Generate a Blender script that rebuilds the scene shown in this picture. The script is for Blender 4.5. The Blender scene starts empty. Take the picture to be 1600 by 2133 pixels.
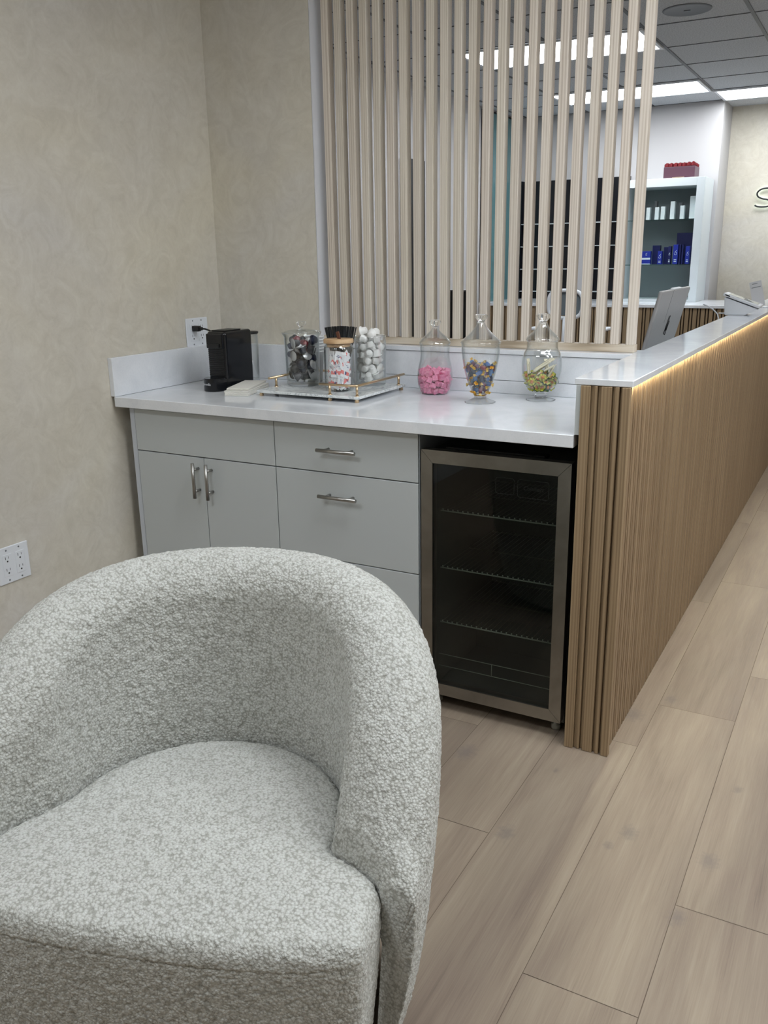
import bpy, bmesh, math, random
import numpy as np
from mathutils import Vector, Matrix, noise
random.seed(7)
PI = math.pi
S = bpy.context.scene
COL = S.collection

# ------------------------------------------------------------------ camera
W_, H_ = 1600.0, 2133.0
F_PX = 1824.675
CAM = (2.314, -2.8211, 1.3645)
YAW, PITCH, ROLL = 0.5100, -0.2837, -0.0160
cy_, sy_ = math.cos(YAW), math.sin(YAW)
fwd = Vector((-sy_*math.cos(PITCH), cy_*math.cos(PITCH), math.sin(PITCH)))
right = Vector((cy_, sy_, 0)); up = right.cross(fwd)
r2 = math.cos(ROLL)*right + math.sin(ROLL)*up
u2 = -math.sin(ROLL)*right + math.cos(ROLL)*up
cam_d = bpy.data.cameras.new('camera'); cam = bpy.data.objects.new('camera', cam_d); COL.objects.link(cam)
M = Matrix((r2, u2, -fwd)).transposed().to_4x4(); M.translation = Vector(CAM)
cam.matrix_world = M
cam_d.sensor_fit = 'VERTICAL'; cam_d.sensor_height = 24.0; cam_d.lens = F_PX/H_*24.0
cam_d.clip_start = 0.05; cam_d.clip_end = 60
S.camera = cam

# ------------------------------------------------------------------ world, exposure
wd = bpy.data.worlds.new('world'); S.world = wd; wd.use_nodes = True
wd.node_tree.nodes['Background'].inputs[0].default_value = (0.8, 0.85, 0.95, 1)
wd.node_tree.nodes['Background'].inputs[1].default_value = 0.02
S.view_settings.view_transform = 'Standard'; S.view_settings.look = 'None'
S.view_settings.gamma = 1.0; S.view_settings.use_curve_mapping = False
S.view_settings.exposure = 0.20
PANEL_STRENGTH = 11.5
PANEL_COLOR = (0.93, 0.97, 1.0)
LED_STRENGTH = 130.0
CEIL = 2.6
# lit ceiling panels: x0, x1, y0, y1
PANELS = [(-0.25, 0.92, 2.78, 3.36), (-0.25, 0.92, 4.58, 5.14), (0.93, 2.10, 5.14, 5.66),
          (2.68, 3.85, 1.56, 2.14), (1.51, 2.68, -1.47, -0.89), (3.27, 4.44, -2.05, -1.47),
          (0.34, 1.51, -3.21, -2.63), (2.68, 3.85, -0.88, -0.30), (4.44, 5.55, -0.88, -0.30)]  # aisle panel and last two are unseen, added to brighten the front room
S.cycles.max_bounces = 14; S.cycles.transparent_max_bounces = 40
S.cycles.transmission_bounces = 12; S.cycles.glossy_bounces = 6; S.cycles.diffuse_bounces = 5

# ------------------------------------------------------------------ materials
def srgb(r, g, b):
    f = lambda c: (c/255/12.92) if c/255 <= .04045 else ((c/255+.055)/1.055)**2.4
    return (f(r), f(g), f(b), 1)
def base(name, col=(.8, .8, .8, 1), rough=.5, metal=0.0, **kw):
    m = bpy.data.materials.new(name); m.use_nodes = True
    b = m.node_tree.nodes['Principled BSDF']
    if len(col) == 3: col = (*col, 1)
    b.inputs['Base Color'].default_value = col; b.inputs['Roughness'].default_value = rough
    b.inputs['Metallic'].default_value = metal
    for k, v in kw.items(): b.inputs[k].default_value = v
    return m
class NT:
    def __init__(s, m): s.t = m.node_tree; s.b = s.t.nodes.get('Principled BSDF')
    def n(s, typ, **kw):
        x = s.t.nodes.new('ShaderNode'+typ)
        for k, v in kw.items():
            if hasattr(x, k) and not k[0].isupper(): setattr(x, k, v)
            else: x.inputs[k.replace('_', ' ')].default_value = v
        return x
    def l(s, a, b): s.t.links.new(a, b)
    def coord(s, kind='Object', scale=(1, 1, 1), rot=(0, 0, 0)):
        tc = s.n('TexCoord'); mp = s.n('Mapping'); s.l(tc.outputs[kind], mp.inputs[0])
        mp.inputs['Scale'].default_value = scale; mp.inputs['Rotation'].default_value = rot
        return mp.outputs[0]
    def noise(s, vec, scale=5, detail=3, rough=.5, dist=0):
        x = s.n('TexNoise', Scale=scale, Detail=detail, Roughness=rough, Distortion=dist); s.l(vec, x.inputs['Vector']); return x.outputs[0]
    def ramp(s, fac, stops):
        r = s.n('ValToRGB'); e = r.color_ramp.elements
        while len(e) < len(stops): e.new(.5)
        for el, (p, c) in zip(e, stops): el.position = p; el.color = c if len(c) == 4 else (*c, 1)
        s.l(fac, r.inputs[0]); return r.outputs[0]
    def mix(s, a, b, fac, mode='MIX'):
        x = s.n('Mix', data_type='RGBA', blend_type=mode)
        for sock, v in ((x.inputs[0], fac), (x.inputs[6], a), (x.inputs[7], b)):
            if hasattr(v, 'is_linked') or hasattr(v, 'links'): s.l(v, sock)
            else: sock.default_value = v
        return x.outputs[2]
    def math(s, op, a, b=0.0, c=None):
        x = s.n('Math', operation=op)
        for i, v in enumerate((a, b) if c is None else (a, b, c)):
            if hasattr(v, 'links'): s.l(v, x.inputs[i])
            else: x.inputs[i].default_value = v
        return x.outputs[0]
    def bump(s, h, strength=.3, dist=.01):
        x = s.n('Bump', Strength=strength, Distance=dist); s.l(h, x.inputs['Height']); s.l(x.outputs[0], s.b.inputs['Normal'])
    def color(s, c): s.l(c, s.b.inputs['Base Color'])

def m_plaster():
    m = base('limewash_plaster', rough=.55); t = NT(m); v = t.coord('Object')
    n1 = t.noise(v, 2.2, 4, .55, 1.6); n2 = t.noise(v, 9, 6, .65, 2.8); n3 = t.noise(v, 45, 4, .7, 2.0)
    c1 = t.ramp(n1, [(.3, srgb(196, 191, 177)), (.7, srgb(215, 212, 202))])
    c2 = t.ramp(n2, [(.35, srgb(191, 187, 173)), (.5, srgb(208, 204, 191)), (.68, srgb(223, 221, 210))])
    c = t.mix(c1, c2, .45)
    c3 = t.ramp(n3, [(.3, srgb(197, 192, 182)), (.7, srgb(219, 215, 208))])
    c = t.mix(c, c3, .22); big = t.ramp(t.noise(v, .9, 3, .6, 1.0), [(.35, srgb(255, 252, 246)), (.65, srgb(250, 250, 255))]); t.color(t.mix(c, big, 1.0, 'MULTIPLY'))
    h = t.math('ADD', n2, t.math('MULTIPLY', n3, .15)); t.bump(h, .09, .006)
    r = t.ramp(n2, [(.3, (.42, .42, .42)), (.7, (.62, .62, .62))]); t.l(r, t.b.inputs['Roughness'])
    return m
def m_wood(name, stops, sx=(55, 55, 1.6), tint=.35, rough=.55, wave=6.0, bump=.15):
    m = base(name, rough=rough); t = NT(m)
    tc = t.n('TexCoord'); oi = t.n('ObjectInfo')
    off = t.n('CombineXYZ'); t.l(t.math('MULTIPLY', oi.outputs['Random'], 37.0), off.inputs[0]); t.l(t.math('MULTIPLY', oi.outputs['Random'], 91.0), off.inputs[2])
    ad = t.n('VectorMath', operation='ADD'); t.l(tc.outputs['Object'], ad.inputs[0]); t.l(off.outputs[0], ad.inputs[1])
    mp = t.n('Mapping'); mp.inputs['Scale'].default_value = sx; t.l(ad.outputs[0], mp.inputs[0])
    n1 = t.noise(mp.outputs[0], 1.0, 4, .6, .35)
    mp2 = t.n('Mapping'); mp2.inputs['Scale'].default_value = (sx[0]/3, sx[1]/3, sx[2]/3); t.l(ad.outputs[0], mp2.inputs[0])
    w = t.n('TexWave', wave_type='BANDS', bands_direction='X'); w.inputs['Scale'].default_value = wave/3; w.inputs['Distortion'].default_value = 5.5
    w.inputs['Detail'].default_value = 2; w.inputs['Detail Scale'].default_value = .7; t.l(mp2.outputs[0], w.inputs['Vector'])
    mp3 = t.n('Mapping'); mp3.inputs['Scale'].default_value = (sx[0]*7, sx[1]*7, sx[2]*6); t.l(ad.outputs[0], mp3.inputs[0])
    fine = t.noise(mp3.outputs[0], 1.0, 2, .6)
    f = t.math('ADD', t.math('MULTIPLY', n1, .5), t.math('ADD', t.math('MULTIPLY', w.outputs[1], .28), t.math('MULTIPLY', fine, .22)))
    c = t.ramp(f, stops)
    hs = t.n('HueSaturation'); t.l(c, hs.inputs['Color'])
    t.l(t.math('ADD', 1-tint/4, t.math('MULTIPLY', oi.outputs['Random'], tint/2)), hs.inputs['Value'])
    t.l(t.math('ADD', .5-.008, t.math('MULTIPLY', t.math('FRACT', t.math('MULTIPLY', oi.outputs['Random'], 7.3)), .014)), hs.inputs['Hue'])
    t.color(hs.outputs[0]); t.bump(f, bump, .002)
    return m
def m_floor(knots):
    m = base('oak_plank_floor', rough=.42); t = NT(m)
    uv = t.n('UVMap'); uv.uv_map = 'plank'
    at = t.n('Attribute', attribute_name='tint')
    mp = t.n('Mapping'); mp.inputs['Scale'].default_value = (64, 1.7, 1); t.l(uv.outputs[0], mp.inputs[0])
    g1 = t.noise(mp.outputs[0], 1.0, 5, .66, .5)
    mp2 = t.n('Mapping'); mp2.inputs['Scale'].default_value = (10, 1.1, 1); t.l(uv.outputs[0], mp2.inputs[0])
    g2 = t.noise(mp2.outputs[0], 1.0, 3, .5, 1.2)
    mp3 = t.n('Mapping'); mp3.inputs['Scale'].default_value = (420, 9, 1); t.l(uv.outputs[0], mp3.inputs[0])
    g3 = t.noise(mp3.outputs[0], 1.0, 2, .6, .3)
    f = t.math('ADD', t.math('MULTIPLY', g1, .36), t.math('ADD', t.math('MULTIPLY', g2, .42), t.math('MULTIPLY', g3, .22)))
    c = t.ramp(f, [(.34, srgb(128, 114, 101)), (.46, srgb(147, 132, 117)), (.56, srgb(157, 143, 126)), (.68, srgb(167, 154, 136))])
    cool = t.ramp(t.noise(mp2.outputs[0], .6, 2), [(.42, srgb(255, 255, 255)), (.62, srgb(232, 230, 232))])
    c = t.mix(c, cool, 1.0, 'MULTIPLY')
    hs = t.n('HueSaturation'); t.l(c, hs.inputs['Color']); t.l(t.math('ADD', .90, t.math('MULTIPLY', at.outputs['Fac'], .18)), hs.inputs['Value'])
    c = hs.outputs[0]
    # dark knots of the boards, each at its own place
    tc = t.n('TexCoord'); wob = t.n('TexNoise', Scale=75.0, Detail=3.0); t.l(tc.outputs['Object'], wob.inputs['Vector'])
    for kx, ky, kr in knots:
        mpk = t.n('Mapping'); mpk.inputs['Location'].default_value = (-kx/kr, -ky/(kr*1.5), 0); mpk.inputs['Scale'].default_value = (1/kr, 1/(kr*1.5), 1)
        t.l(tc.outputs['Object'], mpk.inputs[0])
        ln = t.n('VectorMath', operation='LENGTH'); t.l(mpk.outputs[0], ln.inputs[0])
        d = t.math('ADD', ln.outputs['Value'], t.math('MULTIPLY', t.math('SUBTRACT', wob.outputs[0], .5), 1.6))
        k = t.n('MapRange'); k.inputs['From Min'].default_value = .25; k.inputs['From Max'].default_value = 1.15; k.inputs['To Min'].default_value = .5; k.inputs['To Max'].default_value = 0
        t.l(d, k.inputs['Value'])
        c = t.mix(c, srgb(112, 104, 102), k.outputs[0])
    t.color(c); t.bump(f, .10, .002)
    r = t.ramp(g1, [(.3, (.36, .36, .36)), (.7, (.50, .50, .50))]); t.l(r, t.b.inputs['Roughness'])
    return m
def m_boucle():
    m = base('white_boucle_fabric', rough=.95); t = NT(m); v = t.coord('Object')
    a = t.n('TexVoronoi', Scale=200.0); t.l(v, a.inputs['Vector'])
    wv = t.n('TexVoronoi', Scale=430.0); t.l(v, wv.inputs['Vector'])
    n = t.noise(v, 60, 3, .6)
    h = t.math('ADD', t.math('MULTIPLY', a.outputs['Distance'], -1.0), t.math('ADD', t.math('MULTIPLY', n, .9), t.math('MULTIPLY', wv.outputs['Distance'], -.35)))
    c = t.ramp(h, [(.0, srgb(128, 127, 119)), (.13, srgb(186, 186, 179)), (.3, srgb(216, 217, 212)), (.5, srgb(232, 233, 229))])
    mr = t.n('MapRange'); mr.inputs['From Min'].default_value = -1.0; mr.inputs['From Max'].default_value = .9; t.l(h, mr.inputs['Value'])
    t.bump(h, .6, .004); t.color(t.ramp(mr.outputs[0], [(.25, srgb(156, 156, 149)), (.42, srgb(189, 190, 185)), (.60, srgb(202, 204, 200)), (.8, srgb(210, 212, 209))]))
    t.b.inputs['Sheen Weight'].default_value = .25
    return m
def m_quartz():
    m = base('white_quartz', srgb(225, 229, 235), .11); t = NT(m); v = t.coord('Object')
    n = t.noise(v, 7, 5, .6, .8); n2 = t.noise(v, 260, 2, .5)
    c = t.ramp(n, [(.35, srgb(219, 223, 229)), (.7, srgb(234, 237, 242))])
    t.color(t.mix(c, t.ramp(n2, [(.35, srgb(205, 210, 216)), (.5, srgb(240, 242, 246))]), .10)); return m
def m_marble():
    m = base('white_marble', rough=.12); t = NT(m); v = t.coord('Object')
    n = t.noise(v, 8, 6, .65, 2.5)
    t.color(t.ramp(n, [(.42, srgb(226, 230, 230)), (.50, srgb(208, 213, 214)), (.52, srgb(168, 174, 178)), (.545, srgb(220, 225, 226)), (.7, srgb(232, 236, 236))])); return m
def m_steel(name='brushed_steel', col=(.48, .46, .43), rough=.32, sc=(4, 400, 400)):
    m = base(name, (*col, 1), rough, 1.0); t = NT(m); v = t.coord('Object', sc)
    n = t.noise(v, 1.0, 2, .5); big = t.noise(t.coord('Object'), 9, 3, .6, .5)
    t.l(t.math('ADD', rough-.06, t.math('MULTIPLY', n, .14)), t.b.inputs['Roughness'])
    t.color(t.ramp(big, [(.3, (col[0]*.82, col[1]*.82, col[2]*.8)), (.7, (col[0]*1.1, col[1]*1.1, col[2]*1.08))]))
    return m
def m_glass(name='clear_glass', tint=(1, 1, 1), rough=.0, ior=1.45, gain=1.0):
    m = bpy.data.materials.new(name); m.use_nodes = True; t = NT(m); nt = m.node_tree
    nt.nodes.remove(t.b)
    out = nt.nodes['Material Output']
    tr = t.n('BsdfTransparent', Color=(*tint, 1)); gl = t.n('BsdfGlossy', Color=(1, 1, 1, 1), Roughness=rough)
    lw = t.n('LayerWeight', Blend=.5); f0 = ((ior-1)/(ior+1))**2; mx = t.n('MixShader')
    fr = t.math('ADD', f0, t.math('MULTIPLY', 1-f0, t.math('POWER', lw.outputs['Facing'], 5.0)))
    edge = t.math('POWER', lw.outputs['Facing'], 3.0)
    t.l(t.mix((*tint, 1), (tint[0]*.52, tint[1]*.57, tint[2]*.58, 1), edge), tr.inputs['Color'])
    t.l(t.math('MULTIPLY', fr, gain), mx.inputs[0]); t.l(tr.outputs[0], mx.inputs[1]); t.l(gl.outputs[0], mx.inputs[2]); t.l(mx.outputs[0], out.inputs[0])
    return m
def m_emit(name, col, s):
    m = bpy.data.materials.new(name); m.use_nodes = True; t = NT(m); m.node_tree.nodes.remove(t.b)
    e = t.n('Emission', Color=(*col, 1), Strength=s); t.l(e.outputs[0], m.node_tree.nodes['Material Output'].inputs[0]); return m
def m_tile():
    m = base('acoustic_tile', srgb(170, 171, 172), .9); t = NT(m); v = t.coord('Object')
    n = t.noise(v, 120, 3, .7)
    t.color(t.ramp(n, [(.35, srgb(166, 170, 176)), (.6, srgb(204, 207, 211))])); t.bump(n, .25, .004); return m

MP = m_plaster()
MW = m_wood('pale_ash_wood', [(.26, srgb(180, 168, 152)), (.42, srgb(203, 193, 179)), (.58, srgb(213, 204, 192)), (.78, srgb(220, 212, 201))], tint=.22)
MO = m_wood('oak_panel_wood', [(.26, srgb(124, 104, 78)), (.44, srgb(142, 121, 92)), (.58, srgb(151, 130, 100)), (.76, srgb(161, 140, 110))], sx=(60, 60, 2.0), tint=.10)
MOD = base('groove_backing', srgb(58, 46, 33), .8)
KNOTS = [(1.663, -1.071, .022), (1.898, -1.001, .012), (2.12, -.948, .024), (1.882, -.198, .02), (1.686, -.754, .009), (2.137, -.618, .013), (1.428, -.781, .03), (1.80, -.35, .03), (1.93, -.93, .022), (2.09, -1.17, .02), (1.62, -.55, .012)]
MF = m_floor(KNOTS)
MB_ = m_boucle(); MQ = m_quartz(); MM = m_marble()
MWL = base('white_lacquer', srgb(189, 195, 197), .28)
MWD = base('white_lacquer_side', srgb(196, 202, 212), .35)
MSTEEL = m_steel(col=(.30, .285, .262)); MNICK = m_steel('brushed_nickel', (.42, .41, .40), .3, (400, 400, 8))
MGOLD = base('brushed_brass', (.62, .47, .30, 1), .28, 1.0)
MGL = m_glass('clear_glass', (.99, .995, .995), 0, 1.5, 1.5); MGL2 = base('solid_glass', (.97, .98, .98, 1), 0.0, **{'Transmission Weight': 1.0, 'IOR': 1.48})
MTEAL = m_glass('teal_tinted_glass', (.42, .62, .62), .02, 1.5)
MFRG = m_glass('smoked_door_glass', (.60, .64, .62), .0, 1.5, .8)
MBLK = base('black_gloss_plastic', srgb(9, 12, 19), .12); MBLM = base('black_matte_plastic', srgb(18, 19, 21), .45)
MBLK2 = base('black_laminate', srgb(10, 12, 20), .3)
MWP = base('white_plastic', srgb(222, 226, 232), .35); MGP = base('grey_plastic', srgb(120, 124, 128), .45)
MPT = base('white_paint', srgb(208, 209, 214), .5); MPW = base('pale_wall_paint', srgb(190, 188, 189), .6)
MPAP = base('white_paper', srgb(228, 226, 220), .8)
MTILE = m_tile(); MBAR = base('grid_bar_paint', srgb(88, 90, 94), .5)
MPANEL = m_emit('lit_diffuser', PANEL_COLOR, PANEL_STRENGTH)
MDARK = base('dark_recess', srgb(14, 14, 15), .7)
MSILV = base('silver_plastic', srgb(178, 178, 180), .38, .35)
MSLOT = base('socket_slot_black', srgb(20, 20, 20), .6)

# ------------------------------------------------------------------ mesh helpers
ORG = {}
class MB:
    def __init__(s): s.bm = bmesh.new(); s.mi = 0
    def _tag(s, faces):
        for f in faces: f.material_index = s.mi
    def box(s, a, b, bev=0.0, seg=2, rot=None, piv=None):
        a, b = Vector(a), Vector(b)
        vs = [s.bm.verts.new((x, y, z)) for x in (a.x, b.x) for y in (a.y, b.y) for z in (a.z, b.z)]
        q = [(0, 1, 3, 2), (4, 6, 7, 5), (0, 4, 5, 1), (2, 3, 7, 6), (0, 2, 6, 4), (1, 5, 7, 3)]
        fs = [s.bm.faces.new([vs[i] for i in f]) for f in q]; s._tag(fs)
        if bev > 0:
            es = list({e for f in fs for e in f.edges})
            r = bmesh.ops.bevel(s.bm, geom=es, offset=bev, segments=seg, affect='EDGES', profile=.5)
            s._tag([f for f in r['faces']]); vs = list({v for f in fs if f.is_valid for v in f.verts} | {v for f in r['faces'] for v in f.verts})
        if rot is not None: bmesh.ops.rotate(s.bm, verts=vs, cent=piv or (a+b)/2, matrix=rot)
        return vs
    def tube(s, pts, r, seg=12, caps=True, closed=False):
        pts = [Vector(p) for p in pts]; n = len(pts); rr = r if hasattr(r, '__len__') else [r]*n
        rings = []; prev = None
        for i, p in enumerate(pts):
            if closed: t = (pts[(i+1) % n]-pts[i-1]).normalized()
            else: t = (pts[min(i+1, n-1)]-pts[max(i-1, 0)]).normalized()
            if prev is None:
                a = Vector((0, 0, 1)) if abs(t.z) < .9 else Vector((1, 0, 0)); nx = t.cross(a).normalized()
            else: nx = (prev - t*prev.dot(t)).normalized()
            prev = nx; ny = t.cross(nx)
            rings.append([s.bm.verts.new(p+rr[i]*(math.cos(2*PI*k/seg)*nx+math.sin(2*PI*k/seg)*ny)) for k in range(seg)])
        for i in range(n if closed else n-1):
            A, B = rings[i], rings[(i+1) % n]
            for k in range(seg):
                f = s.bm.faces.new((A[k], A[(k+1) % seg], B[(k+1) % seg], B[k])); f.material_index = s.mi; f.smooth = True
        if caps and not closed:
            for R_, o in ((rings[0], -1), (rings[-1], 1)):
                f = s.bm.faces.new(R_ if o > 0 else R_[::-1]); f.material_index = s.mi
    def lathe(s, prof, c=(0, 0, 0), seg=48, smooth=True, mtx=None):
        c = Vector(c); rings = []
        for r, z in prof:
            if r < 1e-6: rings.append([s.bm.verts.new(c+Vector((0, 0, z)))])
            else: rings.append([s.bm.verts.new(c+Vector((r*math.cos(2*PI*k/seg), r*math.sin(2*PI*k/seg), z))) for k in range(seg)])
        for A, B in zip(rings, rings[1:]):
            for k in range(seg):
                k2 = (k+1) % seg
                if len(A) == 1 and len(B) == 1: continue
                if len(A) == 1: vs = (A[0], B[k2], B[k])
                elif len(B) == 1: vs = (A[k], A[k2], B[0])
                else: vs = (A[k], A[k2], B[k2], B[k])
                f = s.bm.faces.new(vs); f.material_index = s.mi; f.smooth = smooth
        if mtx is not None:
            bmesh.ops.transform(s.bm, matrix=mtx, verts=[v for R_ in rings for v in R_])
    def prism(s, poly, z0, z1):
        A = [s.bm.verts.new((x, y, z0)) for x, y in poly]; B = [s.bm.verts.new((x, y, z1)) for x, y in poly]; n = len(poly)
        fs = [s.bm.faces.new(A[::-1]), s.bm.faces.new(B)] + [s.bm.faces.new((A[i], A[(i+1) % n], B[(i+1) % n], B[i])) for i in range(n)]
        s._tag(fs); return A+B
    def face(s, pts):
        f = s.bm.faces.new([s.bm.verts.new(p) for p in pts]); f.material_index = s.mi; return f
    def xform(s, m): bmesh.ops.transform(s.bm, matrix=m, verts=s.bm.verts[:]); return s
    def build(s, name, mat, parent=None, loc=None, local=False, fix=True):
        """vertices are given in world space (local=False) or relative to the thing's base (local=True)"""
        if fix: bmesh.ops.recalc_face_normals(s.bm, faces=s.bm.faces[:])
        me = bpy.data.meshes.new(name)
        org = ORG[parent.name] if parent is not None else Vector(loc or (0, 0, 0))
        if not local: bmesh.ops.translate(s.bm, verts=s.bm.verts[:], vec=-org)
        s.bm.to_mesh(me); s.bm.free()
        for m in (mat if isinstance(mat, (list, tuple)) else [mat]): me.materials.append(m)
        o = bpy.data.objects.new(name, me); COL.objects.link(o)
        if parent is not None: o.parent = parent
        else: o.location = org
        ORG[o.name] = org.copy(); return o
def thing(name, label, cat, loc=(0, 0, 0), group=None):
    o = bpy.data.objects.new(name, None); COL.objects.link(o); o.location = loc; o.empty_display_size = .05
    ORG[o.name] = Vector(loc); tag(o, label, cat, group); return o
def tag(o, label, cat, group=None):
    o['label'] = label; o['category'] = cat
    if group: o['group'] = group
    return o
def struct(o): o['kind'] = 'structure'; return o
def dup(root, loc=None, rot=None, label=None, group=None):
    r = root.copy(); COL.objects.link(r)
    if loc is not None: r.location = loc
    if rot is not None: r.rotation_euler = rot
    if label: r['label'] = label
    if group: r['group'] = group
    for ch in list(root.children):
        c = ch.copy(); COL.objects.link(c); c.parent = r
        for g in ch.children:
            d = g.copy(); COL.objects.link(d); d.parent = c
    ORG[r.name] = Vector(r.location); return r
def text_bm(mb, txt, size, mtx, ext=.0004, shear=0.0):
    cu = bpy.data.curves.new('t', 'FONT'); cu.body = txt; cu.size = size; cu.extrude = ext; cu.align_x = 'CENTER'; cu.align_y = 'CENTER'; cu.shear = shear
    o = bpy.data.objects.new('t', cu); COL.objects.link(o); bpy.context.view_layer.update()
    me = bpy.data.meshes.new_from_object(o.evaluated_get(bpy.context.evaluated_depsgraph_get()))
    me.transform(mtx); n0 = len(mb.bm.faces); mb.bm.from_mesh(me); mb.bm.faces.ensure_lookup_table()
    for f in mb.bm.faces[n0:]: f.material_index = mb.mi
    bpy.data.objects.remove(o); bpy.data.curves.remove(cu); bpy.data.meshes.remove(me)
def frame(right_, up_, at):
    r, u = Vector(right_).normalized(), Vector(up_).normalized(); n = r.cross(u)
    m = Matrix((r, u, n)).transposed().to_4x4(); m.translation = Vector(at); return m

# ------------------------------------------------------------------ the room
X0, X1, Y0, Y1 = -0.93, 5.6, -4.8, 6.15
# floor: one board per quad, thin dark joints
def make_floor():
    bm = bmesh.new(); uvl = bm.loops.layers.uv.new('plank'); tl = bm.loops.layers.float_color.new('tint')
    pw, pl = .2265, 1.216; rnd = random.Random(3); offs = {-1: -1.091, 0: -.526, 1: -.25, 2: -1.132}
    r0 = int((X0-.3-1.627)//pw); r1 = int((X1-1.627)//pw)+1; g = .0007
    for r in range(r0, r1+1):
        xa = 1.627+r*pw; o = offs.get(r, rnd.random()*pl)
        k0 = int((Y0-.2-o)//pl)
        for k in range(k0, int((Y1+.2-o)//pl)+1):
            ya = o+k*pl; tt = rnd.random(); uo, vo = rnd.random()*9, rnd.random()*30
            vs = [bm.verts.new(p) for p in ((xa+g, ya+g, 0), (xa+pw-g, ya+g, 0), (xa+pw-g, ya+pl-g, 0), (xa+g, ya+pl-g, 0))]
            f = bm.faces.new(vs)
            for lp in f.loops:
                lp[uvl].uv = (lp.vert.co.x-xa+uo, lp.vert.co.y-ya+vo); lp[tl] = (tt, tt, tt, 1)
    n = len(bm.faces)
    vs = [bm.verts.new(p) for p in ((X0-.4, Y0-.4, -.0012), (X1+.4, Y0-.4, -.0012), (X1+.4, Y1+.4, -.0012), (X0-.4, Y1+.4, -.0012))]
    f = bm.faces.new(vs); f.material_index = 1
    vs2 = [bm.verts.new((v.co.x, v.co.y, -.12)) for v in vs]
    bm.faces.new(vs2[::-1]).material_index = 1
    for i in range(4): bm.faces.new((vs[i], vs2[i], vs2[(i+1) % 4], vs[(i+1) % 4])).material_index = 1
    me = bpy.data.meshes.new('floor'); bm.to_mesh(me); bm.free()
    me.materials.append(MF); me.materials.append(base('floor_joint', srgb(104, 90, 76), .8))
    o = bpy.data.objects.new('floor', me); COL.objects.link(o); struct(o)
make_floor()
def wall(name, a, b, mat):
    mb = MB(); mb.box(a, b); return struct(mb.build(name, mat))
wall('wall_left', (-.12, Y0, 0), (0, 0, CEIL), MP)
mb = MB(); mb.box((-.12, 0, 0), (.469, .12, CEIL)); wb = struct(mb.build('wall_back', MP))
mb = MB(); mb.box((.4695, .0005, 1.059), (.475, .1205, CEIL), .001); struct(mb.build('trim_1', MPT))
mb = MB(); mb.box((.475, .02, 0), (1.655, .12, 1.042)); struct(mb.build('wall_half', MPW))
wall('wall_reception_left', (X0-.12, .12, 0), (X0, 5.70, CEIL), MPW)
wall('wall_reception_near', (X0, .12, 0), (-.121, .24, CEIL), MPW)
wall('wall_reception_back', (X0-.12, 5.70, 0), (.93, 6.3, CEIL), MPW)
wall('wall_far', (.931, 6.15, 0), (X1+.12, 6.3, CEIL), MP)
wall('wall_right', (X1, Y0, 0), (X1+.12, 6.15, CEIL), MP)
wall('wall_front', (-.12, Y0-.12, 0), (X1+.12, Y0, CEIL), MP)
mb = MB(); mb.box((X0-.12, Y0-.12, CEIL), (X1+.12, 6.3, CEIL+.1)); struct(mb.build('ceiling', MTILE))
mb = MB()
XL = [-.83, -.245, .34, .925, 1.51, 2.095, 2.68, 3.265, 3.85, 4.435, 5.02]
YL = [-4.3+.58*i for i in range(8)] + [.34, .95, 1.56, 2.17, 2.78, 3.39, 4.0, 4.59, 5.15, 5.68]
for x in XL: mb.box((x-.010, (Y0 if x > 0 else .24), CEIL-.004), (x+.010, (5.699 if x < .93 else 6.149), CEIL-.0002))
for y in YL: mb.box(((0.001 if y < .12 else X0), y-.0045, CEIL-.0035), (X1, y+.0045, CEIL-.0003))
struct(mb.build('trim_2', MBAR))
mb = MB()
mb.box((.001, Y0+.001, 0.0005), (.013, -.63, .09), .002); struct(mb.build('baseboard_left', MPT)); mb = MB(); mb.box((2.33, 6.136, .0005), (X1-.001, 6.149, .09), .002)
struct(mb.build('baseboard_far', MPT))

# ------------------------------------------------------------------ ceiling lights, speaker
LL = ['lit ceiling panel seen through the slats, nearest row over the reception desk',
      'lit ceiling panel partly behind the end slat, in front of the white soffit wall',
      'lit ceiling panel at the upper right edge, right of the soffit corner',
      'added square troffer light over the aisle right of the reception desk, out of view',
      'troffer light above the armchair and drinks counter, out of view',
      'troffer light on the entrance side right of the armchair, out of view',
      'troffer light behind the camera over the waiting area, out of view',
      'added troffer light above the aisle corner right of the desk end, out of view',
      'added troffer light near the right wall of the waiting area, out of view']
for (a, b, c, d), lab in zip(PANELS, LL):
    t = thing('ceiling_light', lab, 'ceiling light', ((a+b)/2, (c+d)/2, CEIL-.012), 'ceiling troffer lights')
    mb = MB(); w = .022
    for q in (((a, c), (b, c+w)), ((a, d-w), (b, d)), ((a, c+w), (a+w, d-w)), ((b-w, c+w), (b, d-w))):
        mb.box((q[0][0], q[0][1], CEIL-.016), (q[1][0], q[1][1], CEIL-.0045), .001)
    mb.build('frame', MWP, t)
    mb = MB(); mb.box((a+w, c+w, CEIL-.0125), (b-w, d-w, CEIL-.006)); mb.build('diffuser', MPANEL, t)
t = thing('ceiling_speaker', 'round grey speaker grille set in a ceiling tile', 'speaker', (1.215, 2.53, CEIL))
mb = MB(); mb.lathe([(0, -.004), (.108, -.004), (.115, -.006), (.122, -.006), (.126, -.003), (.126, -.0005), (0, -.0005)], (1.215, 2.53, CEIL), 64); mb.build('grille', base('speaker_grey', srgb(126, 131, 138), .6), t)
mb = MB(); mb.box((1.198, 2.61-.08, CEIL-.0065), (1.232, 2.614-.08, CEIL-.0042)); mb.build('badge', MBLM, t)

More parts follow.
